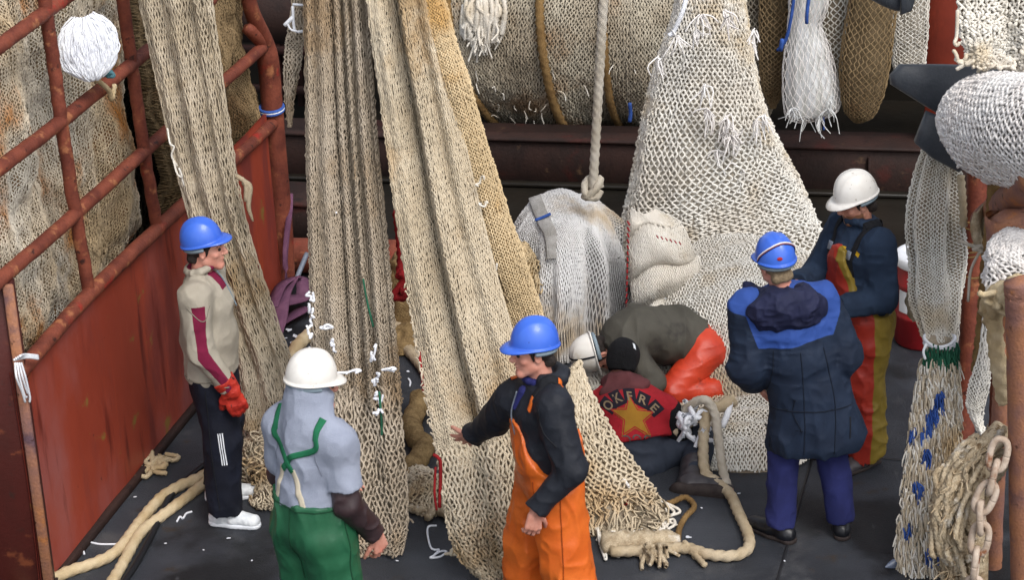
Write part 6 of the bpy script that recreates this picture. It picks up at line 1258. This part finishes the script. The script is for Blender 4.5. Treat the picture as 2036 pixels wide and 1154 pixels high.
# black rubber flaps, top right
fb_ = thing('rubber_flap', 'stiff black rubber wedge pointing left from under the bright white net', 'rubber flap', at(1860, 230, 12.6))
V, F = prism([at(1770, 150, 12.6), at(1772, 168, 12.6), at(1830, 205, 12.6), at(1905, 250, 12.6), at(1960, 230, 12.6), at(1990, 125, 12.7), at(1960, 130, 12.7), at(1870, 128, 12.65), at(1790, 128, 12.6)], .09, .02); obj('wedge', V, F, M_['black'], fb_)
V, F = prism([at(1842, 222, 12.5), at(1818, 282, 12.5), at(1850, 310, 12.5), at(1905, 340, 12.5), at(1960, 300, 12.5), at(1930, 240, 12.5), at(1880, 238, 12.5)], .09, .02); obj('lower_wedge', V, F, M_['black'], fb_)
fc = thing('rubber_fender', 'black rubber fender end hanging in from the top edge at the right', 'rubber fender', at(1795, 20, 12.6)); S = pipeS([at(1700, -60, 12.6), at(1750, -22, 12.6), at(1790, 4, 12.6), at(1806, 16, 12.6)], [.08, .075, .055, .012], .8); V, F = sheet(S, 20, 20, True); obj('body', V, F, M_['black'], fc); V, F = prism([at(1790, 28, 12.52), at(1812, 20, 12.52), at(1830, -40, 12.52), at(1790, -40, 12.52)], .05, .012); obj('flap', V, F, M_['black'], fc)
# nets at the right
r1 = net_thing('hanging_net', 'coarse white and brown net hanging in at the top right corner', at(1970, 130, 12.2)); S = ribbon([(1900, -150), (1904, 0), (1908, 60), (1920, 100), (1925, 132)], [(2090, -150), (2090, 0), (2080, 60), (2070, 110), (2060, 150)], [12.3, 12.25, 12.2, 12.15, 12.1], lambda u, v: nz(u, v, 5, 4, .06, 81)+.05*np.sin(u*9)); add_net(r1, S, 34, 46, .0068, 'net_white', 'lin_beige', .04, flip=True, jit=.25, knots=True, lift=1.2, seed=111)
V, F = join([scribble(at(1910+20*k, 118+6*(k % 3), 12.1), (.16, .1, .10), .010, 16, k+200) for k in range(8)]+[tube([at(1904, 20, 12.15), at(1902, 70, 12.15), at(1898, 84, 12.13), at(1903, 90, 12.13), at(1908, 84, 12.13)], .010, 6)]); obj('loose_twine', V, F, M_['net_white'], r1)
r2 = net_thing('net_roll', 'fat overexposed white net roll bulging in at the right edge', at(1970, 330, 11.9), cat='net roll'); S = pipeS([at(1935, 180, 12.35), at(1938, 230, 12.2), at(1985, 250, 11.9), at(2060, 270, 11.5), at(2160, 280, 11.1)], [.03, .20, .27, .29, .29], 1., lambda u, v: nz(np.cos(u*6.28)*1.5, v, 1, 4, .10, 83)); add_net(r2, S, 84, 84, .0060, 'net_bright', 'lin_pale', .02, closed=True, jit=.09, knots=True, lift=.5, seed=112)
V, F = join([scribble(at(1930+14*k, 320+6*(k % 4)+k*2, 11.85), (.16, .12, .10), .010, 16, k+230) for k in range(9)]); obj('loose_twine', V, F, M_['net_bright'], r2)
r3 = net_thing('rag_net', 'long limp grey-beige bundle of fine net hanging beside the right post', at(1865, 680, 12.55)); S = pipeS([at(1880, 250, 12.7), at(1868, 340, 12.65), at(1858, 430, 12.55), at(1860, 520, 12.45), at(1868, 600, 12.3), at(1872, 690, 12.12)], [.07, .12, .145, .135, .115, .075], .7, lambda u, v: .20*np.sin(u*6.28*7+1.5*np.sin(v*4))+nz(np.cos(u*6.28)*2, v, 1, 5, .28, 84)); add_net(r3, S, 84, 110, .0044, 'net_white', 'lin_beige', .014, closed=True, jit=.1, amp=.8, seed=113, lres=(90, 60))
objs('cord', [tube([at(1910, 350, 12.4), at(1914, 400, 12.4), at(1916, 450, 12.4)], .018, 8, 3, 60), tube([at(1822, 560, 12.5), at(1815, 600, 12.48), at(1822, 635, 12.47)], [.03, .035, .03], 8, 3, 30)], 'rope_tan', r3); V, F = tube([at(1835, 575, 12.42), at(1850, 580, 12.41), at(1862, 580, 12.42)], .006, 5); obj('green_twine', V, F, M_['twine_green'], r3)
# fringed strips (chafing mats) with blue and green marks
r4 = thing('fringed_mat', 'shaggy beige fringed net mat with blue and green marks tied with white cord', 'net mat', atz(1850, 1180)); g_ = np.random.default_rng(64)
C4 = spl([at(1872, 676, 12.1), at(1864, 760, 11.95), at(1856, 860, 11.75), at(1850, 960, 11.55), at(1842, 1060, 11.4), at(1842, 1180, 11.25)]); W4 = spl([.080, .125, .145, .155, .165, .165]); strips = {'net_tan': [], 'net_beige': [], 'twine_blue': [], 'twine_green': []}
marks = [(1872, 712, 34, 18, 'twine_green'), (1866, 805, 9, 15, 'twine_blue'), (1852, 838, 10, 13, 'twine_blue'), (1830, 868, 20, 9, 'twine_blue'), (1842, 912, 6, 13, 'twine_blue'), (1824, 978, 8, 12, 'twine_blue'), (1800, 815, 5, 16, 'twine_blue'), (1804, 1062, 12, 9, 'twine_blue'), (1862, 1100, 22, 10, 'twine_blue')]
for k in range(2600):
    t = g_.random()**.92; a = g_.uniform(-1, 1); c = C4(np.array([t]))[0]; wd = float(W4(np.array([t]))[0, 0]); lay = .03*np.floor(t*9)/9; p = c+np.array([a*wd, -.10*math.sqrt(max(0, 1-a*a))+.015*g_.normal(), .01*g_.normal()]); L = g_.uniform(.05, .10)
    m = 'net_beige' if g_.random() < .6 else 'net_tan'; x_, y_ = proj(p-UZ*L*.5)
    for q_, (mx, my, hw, hh_, mm_) in enumerate(marks):
        if abs(x_-mx) < hw*1.1 and abs(y_-my+.35*(x_-mx)*(mm_ == 'twine_blue')) < hh_*1.0: m = q_; p = p+np.array([0, -.012, 0])
    e = p+np.array([g_.normal(0, .010), -.012-.02*g_.random(), -L]); strips.setdefault(m, []).append(tube([p, (p+e)/2+g_.normal(0, .006, 3), e], [.0048, .0052, .0042], 4, res=5, caps=False))
obj('fringe', *join(strips['net_beige']), M_['net_beige'], r4); obj('fringe', *join(strips['net_tan']), M_['net_white'], r4)
for q_, mk_ in enumerate(marks):
    if strips.get(q_): obj('dyed_mark', *join(strips[q_]), M_[mk_[4]], r4)
S = pipeS([C4(np.array([t]))[0]+np.array([0, .03, 0]) for t in np.linspace(0, 1, 7)], [.07, .10, .115, .125, .13, .135, .13], .5, lambda u, v: nz(np.cos(u*6.28)*2, v, 1, 6, .1, 85)); V, F = sheet(S, 40, 60, True); obj('backing', V, F, M_['lin_beige'], r4)
V, F = join([tube([at(1868, 682, 12.1)+.085*np.array([math.cos(a), math.sin(a), .12*math.sin(a*2+k)])+UZ*.012*k for a in np.linspace(0, 6.28, 16)], .009, 6) for k in range(3)]+[tube([at(1842, 684, 12.0), at(1836, 700, 11.98), at(1840, 715, 11.97)], .008, 6)]); obj('white_cord', V, F, M_['twine_white'], r4)
r5 = net_thing('net_strip', 'grey fine-meshed strip of net hanging down between the right-hand posts', at(1955, 890, 11.6)); S = ribbon([(1962, 560), (1945, 700), (1925, 770), (1922, 810), (1945, 860), (1955, 892)], [(1992, 560), (1975, 700), (1965, 780), (1955, 830), (1960, 870), (1960, 895)], [11.9, 11.8, 11.72, 11.68, 11.64, 11.62], lambda u, v: .03*np.sin(u*math.pi)+nz(u, v, 2, 6, .015, 86)); add_net(r5, S, 12, 70, .0055, 'net_white', 'lin_grey', .012, flip=True, seed=114)
r6 = net_thing('net_roll', 'small knobbly white net bundle wrapped round the rusty right-hand pipe', at(2012, 560, 11.3), cat='net roll'); S = domeS(at(2014, 560, 11.45), .15, .13, .30, .8, .6, 0, rough_(.03, 8, 87)); 
def S6(u, v, S=S): P = S(u, v); return P
add_net(r6, domeS(at(2016, 558, 11.35), .16, .16, .26, .8, .6, 0, rough_(.03, 8, 87)), 44, 30, .0062, 'net_bright', 'lin_pale', .02, closed=True, jit=.1, lift=.4, knots=True, seed=115)
r7 = thing('tan_rope_bunch', 'bunch of tan ropes knotted over the top of the near rusty post', 'rope', at(1990, 600, 11.1)); g_ = np.random.default_rng(23)
prt = [tube([at(1965, 620, 11.2), at(1975, 590, 11.1), at(2010, 575, 11.0), at(2050, 590, 10.95)], .04, 10, 3, 40), tube([at(1970, 640, 11.2), at(1985, 600, 11.05), at(2025, 590, 10.9), at(2050, 620, 10.85)], .035, 10, 3, 40), tube([at(1975, 600, 11.15), at(1980, 680, 11.15), at(1988, 740, 11.15), at(1998, 800, 11.15)], .035, 10, 3, 40), tube([at(1990, 590, 11.), at(2020, 560, 10.95), at(2050, 575, 10.9)], .03, 10, 3, 40)]
prt += [scribble(at(1985+14*k, 598+7*(k % 3), 11.02), (.2, .15, .14), .017, 14, k+310) for k in range(5)]; obj('ropes', *join(prt), M_['rope_straw'], r7)
zr = tag(obj('dark_rope', *tube([at(1978, 370, 12.0), at(1970, 460, 12.0), at(1962, 540, 11.98), at(1955, 640, 11.95), at(1944, 740, 11.9)], .030, 12, 3, 34, .14), M_['rope_brown']), 'dark brown laid rope hanging between the red post and the rusty pipe', 'rope')
o_ = obj('white_cloth', *sheet(ribbon([(1936, 420), (1932, 450), (1938, 480), (1950, 492)], [(1968, 405), (1962, 450), (1958, 475), (1956, 492)], [12.1]*4, lambda u, v: .03*np.sin(u*6)+nz(u, v, 3, 3, .03, 88)), 16, 20), M_['rag']); so_ = o_.modifiers.new('solid', 'SOLIDIFY'); so_.thickness = .012; tag(o_, 'pale crumpled cloth tied to the right-hand post', 'cloth')
o_ = obj('cord_knot', *join([tube([at(1905, 478, 12.05), at(1930, 488, 12.03), at(1955, 498, 12.03)], .010, 6), scribble(at(1950, 495, 12.0), (.09, .05, .06), .010, 14, 3), tube([at(1948, 500, 12.0), at(1930, 540, 12.02), at(1925, 600, 12.0)], .008, 6)]), M_['rope_grey']); tag(o_, 'pale cord knotted round the red right-hand post', 'cord')
# ragged coil and the chain
r8 = thing('ragged_rope_coil', 'ragged frayed rope bundle hanging in front of the right-hand posts', 'rope bundle', at(1915, 1150, 11.)); prt = []; g_ = np.random.default_rng(19)
C8 = spl([at(1985, 880, 11.1), at(1930, 925, 11.05), at(1895, 985, 11.0), at(1895, 1050, 10.98), at(1908, 1110, 10.95), at(1915, 1180, 10.93)])
for k in range(60):
    off = g_.normal(0, 1, 3)*np.array([.06, .045, .05]); ts = np.linspace(g_.uniform(0, .35), g_.uniform(.65, 1), 14); P = C8(ts)+off+.03*np.stack([sn(np.stack([ts*9, ts*0+k, ts*0], -1)), sn(np.stack([ts*9, ts*0+k, ts*0+5], -1)), sn(np.stack([ts*9, ts*0+k, ts*0+9], -1))], -1); prt.append(tube(P, [.012]*14, 8, 3, 90, .2))
obj('ropes', *join(prt), M_['ragrope'], r8); V, F = fringe(C8(g_.random(160))+g_.normal(0, .035, (160, 3)), [-.5, -.6, -.2], .07, .005, 520, .9, 8); obj('frayed_ends', V, F, M_['rag'], r8)
S = pipeS([at(1990, 850, 11.2), at(1965, 890, 11.1), at(1935, 935, 11.05), at(1915, 1000, 11.02), at(1918, 1080, 11.0), at(1922, 1170, 11.0)], [.05, .08, .10, .11, .10, .09], .8, lambda u, v: nz(np.cos(u*6.28)*2, v, 1, 8, .3, 89)); V, F = sheet(S, 40, 60, True); obj('core', V, F, M_['rag'], r8)
ch = thing('chain', 'heavy weathered steel chain hanging beside the near rusty post', 'chain', at(1950, 1160, 10.8)); cpth = spl([at(1985, 905, 10.85), at(1972, 960, 10.82), at(1952, 1010, 10.8), at(1950, 1060, 10.78), at(1940, 1120, 10.76), at(1936, 1190, 10.75)])
for k in range(7):
    t = k/6.2; p = cpth(np.array([t]))[0]; T = nrm(cpth(np.array([t+.02]))[0]-cpth(np.array([t-.02]))[0]); Sd = nrm(np.cross(T, [0, 1., 0])); Sd = Sd if k % 2 == 0 else np.cross(T, Sd); Sd = nrm(Sd+.35*np.cross(T, Sd)); l_, w_ = .082, .042
    pts = [p+T*(l_*math.copysign(abs(math.sin(a))**.7, math.sin(a)))+Sd*w_*math.copysign(abs(math.cos(a))**.8, math.cos(a)) for a in np.linspace(0, 2*math.pi, 25)]; V, F = tube(pts, .0185, 10); obj('link', V, F, M_['chain'], ch)
